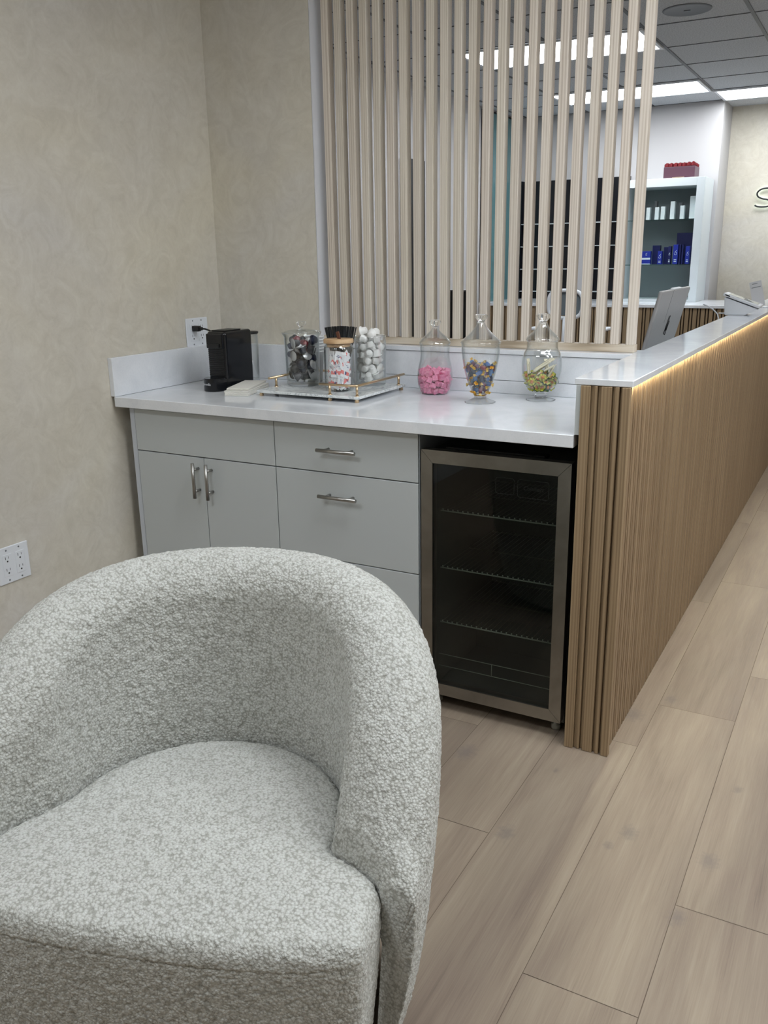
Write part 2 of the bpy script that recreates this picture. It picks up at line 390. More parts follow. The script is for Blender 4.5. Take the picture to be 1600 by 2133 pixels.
# ------------------------------------------------------------------ slat screen
YS = .023; SD = .034; RZ0, RZ1 = 1.0585, 1.0825
t = thing('slat_screen', 'tall partition of pale ash battens standing on the white ledge', 'slat screen', (1.07, YS+.02, RZ0))
mb = MB(); mb.box((.4755, YS-.001, RZ0), (1.642, YS+SD+.006, RZ1), .0012)
MWR = m_wood('pale_ash_rail', [(.30, srgb(158, 142, 122)), (.44, srgb(184, 168, 148)), (.56, srgb(200, 187, 169)), (.72, srgb(212, 201, 186))], sx=(1.6, 55, 55), tint=.1)
mb.build('bottom_rail', MWR, t)
mb = MB(); mb.box((.4755, YS-.001, CEIL-.045), (1.642, YS+SD+.006, CEIL-.006), .001); mb.build('top_rail', MWR, t)
slat0 = None
for i in range(23):
    x = .504 + i*(1.6135-.504)/22
    if slat0 is None:
        mb = MB(); mb.box((-.0135, -SD/2, RZ1), (.0135, SD/2, CEIL-.046), .0018, 2)
        me_o = mb.build('slat', MW, None, local=True); me_o.parent = t; slat0 = me_o; o = me_o
    else:
        o = slat0.copy(); COL.objects.link(o); o.parent = t
    o.location = Vector((x+.0135, YS+SD/2, 0)) - ORG[t.name]

# ------------------------------------------------------------------ counter, backsplash, ledge
CT, TC, DF = .91, .0346, .6205
mb = MB(); mb.box((.0137, -DF, CT-TC), (1.6520, -.001, CT), .0018)
tag(mb.build('quartz_countertop', MQ, loc=(.8, -.3, CT)), 'white quartz worktop over the drawers and drinks fridge', 'countertop')
mb = MB(); mb.box((.0005, -DF-.001, CT+.0006), (.02, -.0005, 1.0436), .0012)
tag(mb.build('backsplash_panel', MQ, loc=(.01, -.3, CT)), 'white quartz backsplash strip along the plastered left wall', 'backsplash')
mb = MB(); mb.box((.0207, -.0195, CT+.0006), (.468, -.0005, 1.0436), .0012)
tag(mb.build('backsplash_panel', MQ, loc=(.25, -.01, CT)), 'short white quartz backsplash behind the black coffee machine', 'backsplash')
t = thing('backsplash_panel', 'long white quartz backsplash below the slat screen, with a level seam', 'backsplash', (1.06, -.01, CT))
for z0, z1 in ((CT+.0006, .9535), (.9552, 1.041)):
    mb = MB(); mb.box((.4695, -.0195, z0), (1.652, -.0003, z1), .0008); mb.build('slab', MQ, t)
mb = MB(); mb.box((.4765, -.0235, 1.0425), (1.69, .118, 1.058), .0012)
tag(mb.build('quartz_ledge', MQ, loc=(1.06, .05, 1.0425)), 'white quartz ledge carrying the slat screen', 'ledge')

# ------------------------------------------------------------------ base cabinets
DC = .5899
def bar_handle(par, p0, p1, out=(0, -1, 0), off=.03, r=.006):
    p0, p1, o = Vector(p0), Vector(p1), Vector(out); mb = MB()
    d = (p1-p0); mb.tube([p0+o*off, p1+o*off], r, 16)
    for k in (.19, .81):
        q = p0+d*k; mb.tube([q, q+o*(off)], r*.8, 12)
    mb.build('handle', MNICK, par)
def front(name, x0, x1, z0, z1, par):
    mb = MB(); mb.box((x0, -DC, z0), (x1, -DC+.0185, z1), .0012)
    return mb.build(name, MWL, par)
t = thing('base_cabinet', 'white double-door cabinet with a blank top panel, beside the left wall', 'cabinet', (.38, -.3, 0))
mb = MB(); mb.box((.0507, -DC+.02, .1), (.669, -.003, CT-TC-.0008)); mb.box((.09, -.53, .0), (.669, -.05, .0995)); mb.build('body', MWD, t)
mb = MB(); mb.box((.0485, -DC+.002, .0), (.069, -DC+.019, CT-TC-.001)); mb.build('filler_strip', MWD, t)
front('top_panel', .0715, .6675, .7228, .868, t)
for a, b, hx in ((.0715, .3695, .345), (.3722, .6675, .402)):
    d = front('door', a, b, .105, .7195, t)
    bar_handle(d, (hx, -DC, .705), (hx, -DC, .583))
t = thing('drawer_cabinet', 'white three-drawer cabinet between the door cabinet and the fridge', 'cabinet', (.93, -.3, 0))
mb = MB(); mb.box((.6698, -DC+.02, .1), (1.1845, -.003, CT-TC-.0008)); mb.box((.6698, -.53, .0), (1.1845, -.05, .0995)); mb.build('body', MWD, t)
for (z0, z1, hz) in ((.7228, .868, .797), (.4365, .7195, .6500), (.105, .4335, .36)):
    d = front('drawer', .6705, 1.1825, z0, z1, t)
    bar_handle(d, (.847, -DC, hz), (.984, -DC, hz))
mb = MB(); mb.box((1.1851, -DC+.001, .0), (1.1885, -.003, CT-TC-.0008)); tag(mb.build('end_panel', base('panel_edge_grey', srgb(120, 126, 132), .4), loc=(1.187, -.3, 0)), 'thin grey side panel between the drawers and the fridge', 'panel')

# ------------------------------------------------------------------ drinks fridge
FX0, FX1, FZ0, FZ1, FY = 1.1929, 1.6427, .0508, .8266, -.5911
t = thing('drinks_fridge', 'glass-door drinks fridge with a brushed steel frame under the worktop', 'fridge', (1.42, -.35, 0))
bz1 = .815; bx0, bx1 = FX0+.003, FX1-.003; by0, by1 = FY+.045, -.06
mb = MB(); w = .022
mb.box((bx0, by0, .03), (bx0+w, by1, bz1)); mb.box((bx1-w, by0, .03), (bx1, by1, bz1))
mb.box((bx0+w, by0, .03), (bx1-w, by1, .055)); mb.box((bx0+w, by0, bz1-.03), (bx1-w, by1, bz1)); mb.box((bx0+w, by1-.02, .055), (bx1-w, by1, bz1-.03))
mb.box((bx0+w, by1-.16, .055), (bx1-w, by1-.02, .17)); mb.build('housing', base('fridge_liner', srgb(78, 80, 76), .5), t)
mb = MB(); mb.box((bx0+.05, by0+.01, bz1), (bx1-.09, by0+.05, bz1+.012), .002); mb.build('top_vent', MBLM, t)
# door
GX0, GX1, GZ0, GZ1 = 1.2295, 1.6062, .0883, .7882
d = MB()
def mitre(q0, q1, q2, q3):
    v = [d.bm.verts.new(p) for p in (q0, q1, q2, q3)]; v2 = [d.bm.verts.new((p[0], p[1]+.03, p[2])) for p in (q0, q1, q2, q3)]
    d.bm.faces.new(v); d.bm.faces.new(v2[::-1])
    for i in range(4): d.bm.faces.new((v[i], v2[i], v2[(i+1) % 4], v[(i+1) % 4]))
g = .0006
mitre((FX0+g, FY, FZ1), (FX1-g, FY, FZ1), (GX1-g, FY, GZ1), (GX0+g, FY, GZ1))
mitre((FX0+g, FY, FZ0), (GX0+g, FY, GZ0), (GX1-g, FY, GZ0), (FX1-g, FY, FZ0))
mitre((FX0, FY, FZ0+g), (FX0, FY, FZ1-g), (GX0, FY, GZ1-g), (GX0, FY, GZ0+g))
mitre((FX1, FY, FZ0+g), (GX1, FY, GZ0+g), (GX1, FY, GZ1-g), (FX1, FY, FZ1-g))
door = d.build('door', MSTEEL, t)
mb = MB(); mb.box((GX0-.002, FY+.004, GZ0-.002), (GX1+.002, FY+.008, GZ1+.002)); mb.build('glass_pane', MFRG, door)
mb = MB(); mb.box((FX0+.004, FY+.0305, FZ0+.006), (FX0+.03, FY+.043, FZ1-.006)); mb.box((FX1-.03, FY+.0305, FZ0+.006), (FX1-.004, FY+.043, FZ1-.006))
mb.box((FX0+.03, FY+.0305, FZ0+.006), (FX1-.03, FY+.043, FZ0+.03)); mb.box((FX0+.03, FY+.0305, FZ1-.03), (FX1-.03, FY+.043, FZ1-.006)); mb.build('gasket', MBLM, door)
MFR = base('rail_grey', srgb(215, 215, 205), .35); MWIRE = base('shelf_wire', srgb(120, 120, 110), .35, .9)
for z in (.625, .443, .262):
    mb = MB(); mb.tube([(bx0+.026, by1-.05, z), (bx1-.026, by1-.05, z)], .0022, 8)
    mb.tube([(bx0+.026, -.3, z-.003), (bx1-.026, -.3, z-.003)], .0016, 8)
    for i in range(24):
        x = bx0+.034+i*(bx1-bx0-.068)/23
        mb.tube([(x, by0+.026, z+.004), (x, by1-.045, z+.003)], .0009, 6)
    sh = mb.build('wire_shelf', MWIRE, t)
    mb = MB(); mb.tube([(bx0+.026, by0+.03, z), (bx1-.026, by0+.03, z)], .0022, 8)
    for i in range(24):
        x = bx0+.034+i*(bx1-bx0-.068)/23; mb.tube([(x, by0+.028, z+.001), (x, by0+.028, z+.0075)], .0018, 6)
    mb.build('front_rail', MFR, sh)
mb = MB()
for z in (.117, .157): mb.tube([(bx0+.026, by0+.02, z), (bx1-.026, by0+.02, z)], .0012, 6)
mb.tube([(1.40, by0+.02, .117), (1.40, by0+.02, .157)], .0012, 6); mb.build('bottle_guard', MFR, t)
MLINE = base('faint_grey_print', srgb(190, 192, 190), .5)
def roundrect(x0, x1, z0, z1, y, r=.008):
    pts = []
    for cx, cz, a0 in ((x1-r, z1-r, 0), (x0+r, z1-r, 90), (x0+r, z0+r, 180), (x1-r, z0+r, 270)):
        for k in range(4): a = math.radians(a0+k*30); pts.append((cx+r*math.cos(a), y, cz+r*math.sin(a)))
    return pts
mb = MB(); mb.tube(roundrect(1.305, 1.415, .570, .632, by1-.023), .0012, 6, closed=True)
text_bm(mb, 'Cuisinart', .02, frame((1, 0, 0), (0, 0, 1), (1.36, by1-.0225, .603)), .0006, .35); mb.build('logo_plate', MLINE, t)
mb = MB(); mb.tube(roundrect(1.225, 1.292, .575, .632, by1-.023), .001, 6, closed=True); mb.build('light_cover', MLINE, t)
for x, y in ((FX0+.03, FY+.06), (FX1-.03, FY+.06), (FX0+.03, -.1), (FX1-.03, -.1)):
    mb = MB(); mb.lathe([(0, 0), (.014, 0), (.014, .012), (.008, .013), (.008, .0305), (0, .0305)], (x, y, 0), 16); mb.build('foot', base('foot_grey', srgb(176, 176, 168), .5), t)

# ------------------------------------------------------------------ reception desk
PX0, PX1, YP = 1.6658, 1.7963, -.6226
ZT, ZB = 1.0582, 1.0419; YE = 3.95
t = thing('reception_desk', 'long fluted oak reception desk with a white top and a glowing strip under its edge', 'desk', (1.73, 1.6, 0))
mb = MB(); mb.box((1.6525, YP+.006, CT+.0008), (1.6652, -.021, ZB-.001), .001); mb.box((1.6925, .1185, 0), (1.7, YE, ZB-.001)); mb.build('white_side', MWL, t)
mb = MB(); mb.box((1.7005, YP+.02, .004), (1.771, YE-.01, ZB-.001)); mb.build('core', MOD, t)
pat = [(.0225, 1), (.0095, 0), (.0095, 1), (.0095, 0)]
mb = MB(); y = YP+.012
while y < YE-.03:
    for wdt, on in pat:
        if on: mb.box((1.771, y, .001), (1.7825, y+wdt, 1.0405), .0012, 1)
        y += wdt
side = mb.build('fluted_side', MO, t)
xs = [PX0]; mb = MB()
for a, b, dp in ((PX0, PX0+.0255, 0), (PX0+.0255, PX0+.034, .010), (PX0+.034, PX0+.043, .004), (PX0+.043, PX0+.052, .012), (PX0+.052, PX0+.080, .002), (PX0+.080, PX0+.0875, .012), (PX0+.0875, PX0+.0985, .003), (PX0+.0985, PX0+.1055, .013), (PX0+.1055, PX1-.004, .0)):
    mb.box((a+.0004, YP+dp, .001), (b-.0004, YP+.0195, 1.0405), .0008, 1)
mb.build('fluted_end', MO, t)
mb = MB(); mb.box((1.6485, YP+.005, ZB), (PX1+.0015, YE, ZT), .0015); mb.build('desktop', MQ, t)
mb = MB(); mb.box((1.7832, YP+.03, ZB-.0014), (1.7865, YE-.02, ZB-.0004)); mb.build('light_strip', m_emit('warm_led', (1.0, .88, .62), LED_STRENGTH), t)

# ------------------------------------------------------------------ boucle armchair
CX, CY, TB, RI, HH, T0, LI, RB, ZS, PE, PHE, RC, SQ = 1.3718, -1.8263, 1.884, .2679, .79, .1563, .026, .3455, .4192, 1.7618, 1.8899, .3789, .0198
PHL = 2.2; RCL = .41
def flare(phi):
    return (RI, ss(.925, 1, abs(phi)/PHE)*(RC-RI)) if phi < 0 else (RI, ss(.66, 1, phi/PHL)*(RCL-RI))
def ss(a, b, x): t_ = min(1, max(0, (x-a)/(b-a))); return t_*t_*(3-2*t_)
def chair_section(phi, n1, n2, n3):
    t_ = min(1, abs(phi)/(PHE if phi < 0 else PHL)); ri = sum(flare(phi))
    h = ZS+.015+(HH-ZS-.015)*math.cos(PI/2*t_**PE); T = max(.055 if phi < 0 else .10, RI+T0+.010*ss(.8, 1, t_)-ri); li = LI*(h-ZS)/(HH-ZS)
    a = T/2; rt = min(a, (h-ZS)+.05); z0 = ZS-.10; pts = []
    for k in range(n1):
        z = z0+(h-rt-z0)*k/n1; pts.append((ri+li*ss(-.2, 1.1, max(0, (z-ZS)/(HH-ZS))), z))
    rin = ri+li*ss(-.2, 1.1, max(0, (h-rt-ZS)/(HH-ZS)))
    for k in range(n2):
        an = PI*(1-k/(n2-1)); pts.append((rin+a+a*math.cos(an), h-rt+rt*math.sin(an)))
    ro = rin+T; zt = h-rt
    for k in range(1, n3+1):
        z = zt+(.02-zt)*k/n3; pts.append((RB+(ro-RB)*max(0, math.sin(PI/2*min(1, max(0, z/zt))))**.9, z))
    return pts
arm = thing('boucle_armchair', 'white boucle barrel armchair in the foreground on the plank floor', 'armchair', (CX, CY, 0))
tex = bpy.data.textures.new('boucle_loops', 'VORONOI'); tex.noise_scale = .0068; tex.weight_1 = -1.0; tex.noise_intensity = 1.0
tex2 = bpy.data.textures.new('boucle_lumps', 'CLOUDS'); tex2.noise_scale = .012; tex2.noise_depth = 1
def fuzz(o):
    for tx, st in ((tex, .0036), (tex2, .0030)):
        md = o.modifiers.new('loops', 'DISPLACE'); md.texture = tx; md.texture_coords = 'LOCAL'; md.strength = st; md.mid_level = .3 if tx is tex2 else -.3
def shell():
    NP, n1, n2, n3 = 460, 110, 80, 170
    V = []; F = []
    for i in range(NP+1):
        phi = -PHE+(PHE+PHL)*i/NP; th = TB+phi; k = 1+SQ*math.cos(2*phi)
        for r, z in chair_section(phi, n1, n2, n3): V.append((r*k*math.cos(th), r*k*math.sin(th), z))
    m = n1+n2+n3
    for i in range(NP):
        for j in range(m-1): F.append((i*m+j, (i+1)*m+j, (i+1)*m+j+1, i*m+j+1))
    # close both ends
    for i in (0, NP):
        ring = [i*m+j for j in range(m)]; c = len(V); V.append(tuple(np.mean([V[q] for q in ring], axis=0)))
        for a, b in zip(ring, ring[1:]+ring[:1]): F.append((a, b, c) if i else (b, a, c))
    me = bpy.data.meshes.new('shell'); me.from_pydata(V, [], F); me.update()
    for p_ in me.polygons: p_.use_smooth = True
    bm = bmesh.new(); bm.from_mesh(me); bmesh.ops.recalc_face_normals(bm, faces=bm.faces[:]); bm.to_mesh(me); bm.free()
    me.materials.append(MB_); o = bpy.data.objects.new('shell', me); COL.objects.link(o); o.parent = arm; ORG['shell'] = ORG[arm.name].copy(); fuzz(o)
shell()
def seat_outline(inset, front_scale=1.0, n=420):
    """closed outline, local coordinates, arc inside the shell and a bowed front"""
    pts = []
    for i in range(n+1):
        phi = -PHE+(PHE+PHL)*i/n; t_ = abs(phi)/(PHE if phi < 0 else PHL); r = sum(flare(phi))*(1+SQ*math.cos(2*phi))-inset
        pts.append((r*math.cos(TB+phi), r*math.sin(TB+phi)))
    fx, fy = -math.cos(TB), -math.sin(TB); sx, sy = -fy, fx
    p0, p1 = pts[-1], pts[0]
    s0 = p0[0]*sx+p0[1]*sy; s1 = p1[0]*sx+p1[1]*sy; d0 = p0[0]*fx+p0[1]*fy
    nf = 220
    for i in range(1, nf):
        s = s0+(s1-s0)*i/nf; u = abs(2*(s-(s0+s1)/2)/(s1-s0)); d = d0+(.288*front_scale-d0-inset)*(1-u**3.0)**.8
        pts.append((s*sx+d*fx, s*sy+d*fy))
    O = np.array(pts)
    # even spacing, then soften the two front corners
    L = np.r_[0, np.cumsum(np.linalg.norm(np.diff(np.vstack([O, O[:1]]), axis=0), axis=1))]; C2 = np.vstack([O, O[:1]]); q = np.linspace(0, L[-1], 701)[:-1]
    O = np.stack([np.interp(q, L, C2[:, 0]), np.interp(q, L, C2[:, 1])], 1)
    for _ in range(40): O = O*.5+.25*(np.roll(O, 1, 0)+np.roll(O, -1, 0))
    return [tuple(p_) for p_ in O]
def seat_mesh(name, prof, out, cz):
    """rings of the outline: prof = (scale, inset, z)"""
    V = []; F = []; n = len(out); O = np.array(out); c = O.mean(0)
    nrm = np.roll(O, -1, 0)-np.roll(O, 1, 0); nrm = np.stack([nrm[:, 1], -nrm[:, 0]], 1); nrm /= np.linalg.norm(nrm, axis=1)[:, None]
    if ((O-c)*nrm).sum() < 0: nrm = -nrm
    for sc, ins, z in prof:
        R_ = c+(O-c)*sc-nrm*ins
        V += [(x, y, z) for x, y in R_]
    V.append((c[0], c[1], cz)); ci = len(V)-1
    for j in range(len(prof)-1):
        for i in range(n):
            i2 = (i+1) % n; F.append((j*n+i, j*n+i2, (j+1)*n+i2, (j+1)*n+i))
    for i in range(n): F.append((i, (i+1) % n, ci))
    me = bpy.data.meshes.new(name); me.from_pydata(V, [], F); me.update()
    for p_ in me.polygons: p_.use_smooth = True
    bm = bmesh.new(); bm.from_mesh(me); bmesh.ops.recalc_face_normals(bm, faces=bm.faces[:]); bm.to_mesh(me); bm.free()
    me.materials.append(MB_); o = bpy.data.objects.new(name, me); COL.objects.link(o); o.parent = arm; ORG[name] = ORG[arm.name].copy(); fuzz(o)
out = seat_outline(.004)
prof = [(s, 0, ZS+.016*(1-s**4)+.0) for s in np.linspace(.02, .90, 92)]
zedge = ZS+.016*(1-.90**4); er = .034
for a in np.linspace(0, PI/2, 15)[1:]: prof.append((.90+.10*math.sin(a), 0.0, zedge-er+er*math.cos(a)))
zc = prof[-1][2]
for z in np.linspace(zc-.0025, .3905, 2): prof.append((1, 0, z))
prof.append((1, .001, .3895)); prof.append((1, .004, .3885))
seat_mesh('seat_cushion', prof, out, ZS+.016)
prof = [(s, .008, .3882) for s in np.linspace(.5, .99, 20)]+[(1, .004, .3880), (1, .001, .3870)]+[(1, .0005+.035*((.386-z)/.366)**1.5, z) for z in np.linspace(.3855, .022, 108)]
seat_mesh('front_base', prof, out, .3882)
mb = MB(); mb.lathe([(0, .0), (.24, .0), (.24, .019), (0, .019)], (CX, CY, 0), 48); mb.build('swivel_base', MBLM, arm)

# ------------------------------------------------------------------ wall outlets
def outlet(name, label, y0, y1, z0, z1, plug_cover):
    t = thing(name, label, 'outlet', (0, (y0+y1)/2, (z0+z1)/2), 'double wall outlets')
    mb = MB(); mb.box((.0004, y0, z0), (.0065, y1, z1), .003, 3); mb.build('cover_plate', MWP, t)
    w = (y1-y0); h = z1-z0
    for k, yc in enumerate((y0+w*.30, y0+w*.70)):
        mb = MB(); mb.box((.006, yc-w*.145, z0+h*.2), (.0078, yc+w*.145, z1-h*.2), .0006); r = mb.build('receptacle', MWP, t)
        mb = MB()
        for zc in (z0+h*.34, z0+h*.66):
            mb.box((.0076, yc-.0072, zc+.001), (.0082, yc-.0056, zc+.0098)); mb.box((.0076, yc+.0052, zc+.002), (.0082, yc+.0066, zc+.0092))
            mb.lathe([(0, 0), (.0027, 0), (.0027, .0006), (0, .0006)], (0, 0, 0), 12, mtx=Matrix.Translation((.0078, yc, zc-.006)) @ Matrix.Rotation(PI/2, 4, 'Y'))
        mb.build('slots', MSLOT, r)
    for yc in (y0+w*.30, y0+w*.70):
        for zc in (z0+h*.09, z1-h*.09):
            mb = MB(); mb.lathe([(0, 0), (.003, 0), (.003, .0008), (0, .0012)], (0, 0, 0), 12, mtx=Matrix.Translation((.0063, yc, zc)) @ Matrix.Rotation(PI/2, 4, 'Y')); mb.build('screw', MGP, t)
    return t
outlet('wall_outlet', 'white double outlet low on the left wall beside the armchair', -1.162, -1.044, .390, .509, 0)
outlet('wall_outlet', 'white double outlet above the counter with a black plug in it', -.214, -.090, 1.040, 1.149, 1)
t = thing('power_cord', 'black plug and cord running from the wall outlet to the coffee machine', 'cord', (.01, -.177, 1.11))
mb = MB(); mb.box((.0085, -.187, 1.100), (.040, -.166, 1.121), .004, 3); mb.box((.040, -.183, 1.104), (.052, -.170, 1.117), .003); mb.build('plug', MBLM, t)
mb = MB(); mb.tube([(.05, -.1765, 1.1105), (.065, -.176, 1.110), (.085, -.173, 1.104), (.105, -.168, 1.09), (.13, -.16, 1.06), (.150, -.15, 1.0), (.165, -.14, .95), (.19, -.15, .925), (.2005, -.19, .925)], .0033, 10); mb.build('cord', MBLM, t)

# ------------------------------------------------------------------ coffee machine
cx0, cx1 = .2045, .2885; fy, by = -.342, -.178
t = thing('coffee_machine', 'black capsule coffee machine by the outlet on the white worktop', 'coffee machine', (.2465, -.26, CT))
mb = MB(); vs = mb.box((cx0, fy+.005, CT+.006), (cx1, by, CT+.207), .011, 4); mb.build('body', MBLK, t)
mb = MB()
for i in range(14):
    z = CT+.052+i*.0068; mb.box((cx0+.008, fy+.0008, z), (cx1-.008, fy+.0055, z+.004), .0008, 1)
mb.build('ribbed_front', MBLM, t)
mb = MB(); mb.box((cx0+.006, fy-.006, CT+.148), (cx1-.006, fy+.006, CT+.2), .004, 3); mb.build('brew_head', MBLK, t)
mb = MB(); mb.box((cx0+.018, fy-.012, CT+.150), (cx1-.018, fy-.005, CT+.165), .002); mb.build('spout', MBLM, t)
mb = MB(); mb.box((cx0+.012, fy+.02, CT+.2072), (cx1-.012, by-.05, CT+.2105), .0012); mb.build('lever', MBLM, t)
mb = MB(); P = []
for k in range(17): a = PI+PI*k/16; P.append((.2465+.041*math.cos(a), fy-.012+.041*math.sin(a)))
P += [(.2875, fy+.004), (.2055, fy+.004)]
mb.prism(P, CT+.0012, CT+.046); bmesh.ops.bevel(mb.bm, geom=[e for e in mb.bm.edges if all(v.co.z > CT+.04 for v in e.verts)], offset=.003, segments=2, affect='EDGES')
dt = mb.build('drip_tray', MBLK, t)
mb = MB(); text_bm(mb, 'Breville', .0125, frame((1, -.12, 0), (0, 0, 1), (.2420, fy-.0533, CT+.026)), .0006); mb.build('logo', base('logo_grey', srgb(190, 192, 196), .4), dt)
mb = MB(); mb.lathe([(.0385, 0), (.0385, .18), (.037, .18), (.037, .003), (0, .003)], (.2465, by+.026, CT+.003), 40); mb.build('water_tank', MGL, t)
mb = MB(); mb.lathe([(0, 0), (.039, 0), (.041, .002), (.041, .008), (0, .0085)], (.2465, by+.026, CT+.185), 40); mb.build('tank_lid', MBLM, t)

# ------------------------------------------------------------------ folded napkins
rz = math.radians(17)
def napkin_pile(label, cx, cy, z, n, w, l, rot, dz):
    t = thing('napkin_pile', label, 'napkins', (cx, cy, z))
    for i in range(n):
        mb = MB(); jx, jy = random.uniform(-.0012, .0012), random.uniform(-.0012, .0012)
        mb.box((-w/2+jx, -l/2+jy, i*dz), (w/2+jx, l/2+jy, (i+1)*dz-.0004), dz*.35, 2); mb.build('napkin', MPAP, t, local=True)
    t.rotation_euler = (0, 0, rot)
napkin_pile('lower pile of folded white paper towels beside the coffee machine', .373, -.333, CT+.0006, 5, .088, .215, rz, .0036)
napkin_pile('top folded paper towels lying skewed on the pile by the tray', .364, -.322, CT+.0192, 2, .082, .205, rz+.05, .003)

# ------------------------------------------------------------------ marble tray
TX0, TX1, TY0, TY1, TZ0, TZ = .466, .872, -.402, -.072, .9215, .9305
t = thing('marble_tray', 'white marble serving tray with brass rails holding the jars', 'tray', (.67, -.24, CT))
mb = MB(); mb.box((TX0, TY0, TZ0), (TX1, TY1, TZ), .0015); mb.build('slab', MM, t)
for x, y in ((TX1-.012, TY0+.012), (TX1-.012, TY1-.012), (TX0+.012, TY0+.1), (TX0+.012, TY1-.012), (TX1-.115, TY0+.012), (TX0+.012, TY0+.012)):
    mb = MB(); mb.lathe([(0, 0), (.0065, 0), (.0075, .004), (.0065, .0115), (0, .0115)], (x, y, CT), 20); mb.build('foot', MGOLD, t)
zr = .9635
def rail(pts, posts):
    mb = MB(); mb.tube(pts, .0042, 14); r = mb.build('rail', MGOLD, t)
    for x, y in posts:
        mb = MB(); mb.tube([(x, y, TZ), (x, y, zr)], .0042, 14); mb.lathe([(.007, 0), (.007, .002), (.0045, .003)], (x, y, TZ), 20); mb.build('post', MGOLD, r)
rail([(TX1-.155, TY0+.012, zr), (TX1-.016, TY0+.012, zr), (TX1-.012, TY0+.016, zr), (TX1-.012, TY1+.01, zr)], [(TX1-.115, TY0+.012), (TX1-.012, TY0+.014), (TX1-.012, TY1-.03)])
rail([(TX0+.012, TY0+.058, zr), (TX0+.012, TY1-.016, zr), (TX0+.016, TY1-.012, zr), (TX0+.15, TY1-.012, zr)], [(TX0+.012, TY0+.1), (TX0+.012, TY1-.014), (TX0+.12, TY1-.012)])

# ------------------------------------------------------------------ packing of loose things in jars
def pack(prof, n, rad, seed=1, iters=700, wr=None):
    wr = wr or rad
    """prof: inner (r, z) outline from bottom up; returns centres relative to the jar axis"""
    rs = np.array([p_[0] for p_ in prof]); zs = np.array([p_[1] for p_ in prof]); rg = np.random.default_rng(seed)
    P = np.zeros((n, 3)); zt = zs[0]+rad
    for i in range(n):
        z = zs[0]+rad+rg.random()*(zs[-1]-zs[0]-2*rad)*.75; R_ = max(1e-4, np.interp(z, zs, rs)-rad); a = rg.random()*2*PI; q = math.sqrt(rg.random())*R_
        P[i] = (q*math.cos(a), q*math.sin(a), z)
    for it in range(iters):
        P[:, 2] -= .0005 if it < iters*.8 else 0
        D = P[:, None]-P[None]; L = np.linalg.norm(D, axis=2)+np.eye(n)*9; ov = np.clip(2*rad-L, 0, None)
        P += ((D/L[..., None])*(ov[..., None]*.42)).sum(1)
        P[:, 2] = np.maximum(P[:, 2], zs[0]+wr)
        R_ = np.maximum(np.interp(P[:, 2], zs, rs)-wr, 1e-4); q = np.hypot(P[:, 0], P[:, 1]); f = np.where(q > R_, R_/np.maximum(q, 1e-6), 1); P[:, :2] *= f[:, None]
    return P
def rrot(rg): return (rg.random()*2*PI, rg.random()*2*PI, rg.random()*2*PI)
def jar_thing(label, loc, outer, inner, lid, lid_inner=None, knob=None):
    t = thing('glass_jar', label, 'jar', loc)
    mb = MB(); mb.lathe(list(outer)+list(inner)[::-1], (0, 0, 0), 72); mb.build('body', MGL, t, local=True)
    return t

def pxp(rows, v0, k): return [(r/k, (v0-v)/k*1.04) for r, v in rows]
# jar of pink cubes
def candy_jar(label, loc, body, wall_t, lid, knob, foot=None):
    t = thing('candy_jar', label, 'jar', loc)
    inn = [(max(0, r-wall_t), z) for r, z in body if r > wall_t*1.5]
    inn[0] = (inn[0][0], body[0][1]+wall_t*1.4); inn = [(0, inn[0][1])]+inn; inn[-1] = (inn[-1][0], body[-1][1])
    mb = MB(); mb.lathe([(0, body[0][1])]+body+inn[::-1], (0, 0, 0), 72); mb.build('body', MGL, t, local=True)
    mb = MB(); li = [(max(.0002, r-wall_t), z-wall_t*.8) for r, z in lid[1:-1]]
    mb.lathe(lid+li[::-1], (0, 0, 0), 72); l = mb.build('lid', MGL, t, local=True)
    mb = MB(); mb.lathe(knob, (0, 0, 0), 40); mb.build('knob', MGL2, l, local=True)
    if foot: mb = MB(); mb.lathe(foot, (0, 0, 0), 64); mb.build('foot', MGL2, t, local=True)
    return t, inn
def smoothp(pts, n=4):
    P = [Vector((a, 0, b)) for a, b in pts]; out = []
    for i in range(len(P)-1):
        p0, p1, p2, p3 = P[max(i-1, 0)], P[i], P[i+1], P[min(i+2, len(P)-1)]
        for k in range(n):
            t_ = k/n; q = .5*((2*p1)+(-p0+p2)*t_+(2*p0-5*p1+4*p2-p3)*t_*t_+(-p0+3*p1-3*p2+p3)*t_**3); out.append((max(q.x, 0), q.z))
    return out+[pts[-1]]
J1 = (1.0035, -.105, CT)
body = smoothp([(.041, .0), (.047, .004), (.055, .02), (.0605, .045), (.060, .072), (.0565, .095), (.0515, .118), (.050, .14), (.052, .168)])
lid = smoothp([(.0535, .168), (.054, .173), (.045, .186), (.028, .200), (.015, .213), (.0095, .222)])
knob = smoothp([(.0095, .220), (.0085, .225), (.014, .230), (.0195, .237), (.0195, .243), (.014, .2475), (0, .248)], 4)
t, inn = candy_jar('lidded glass jar of pink wrapped sweets, leftmost of three sweet jars', J1, body, .0022, lid, knob)
P = pack([(r, z) for r, z in inn[1:]], 88, .0106, 4)
cube = None; rg = np.random.default_rng(5)
MPK = base('pink_wrapper', srgb(232, 140, 175), .38)
nt = NT(MPK); v = nt.coord('Object'); nn = nt.noise(v, 160, 2, .6); nt.color(nt.ramp(nn, [(.35, srgb(224, 128, 166)), (.65, srgb(242, 162, 194))])); nt.bump(nn, .5, .002)
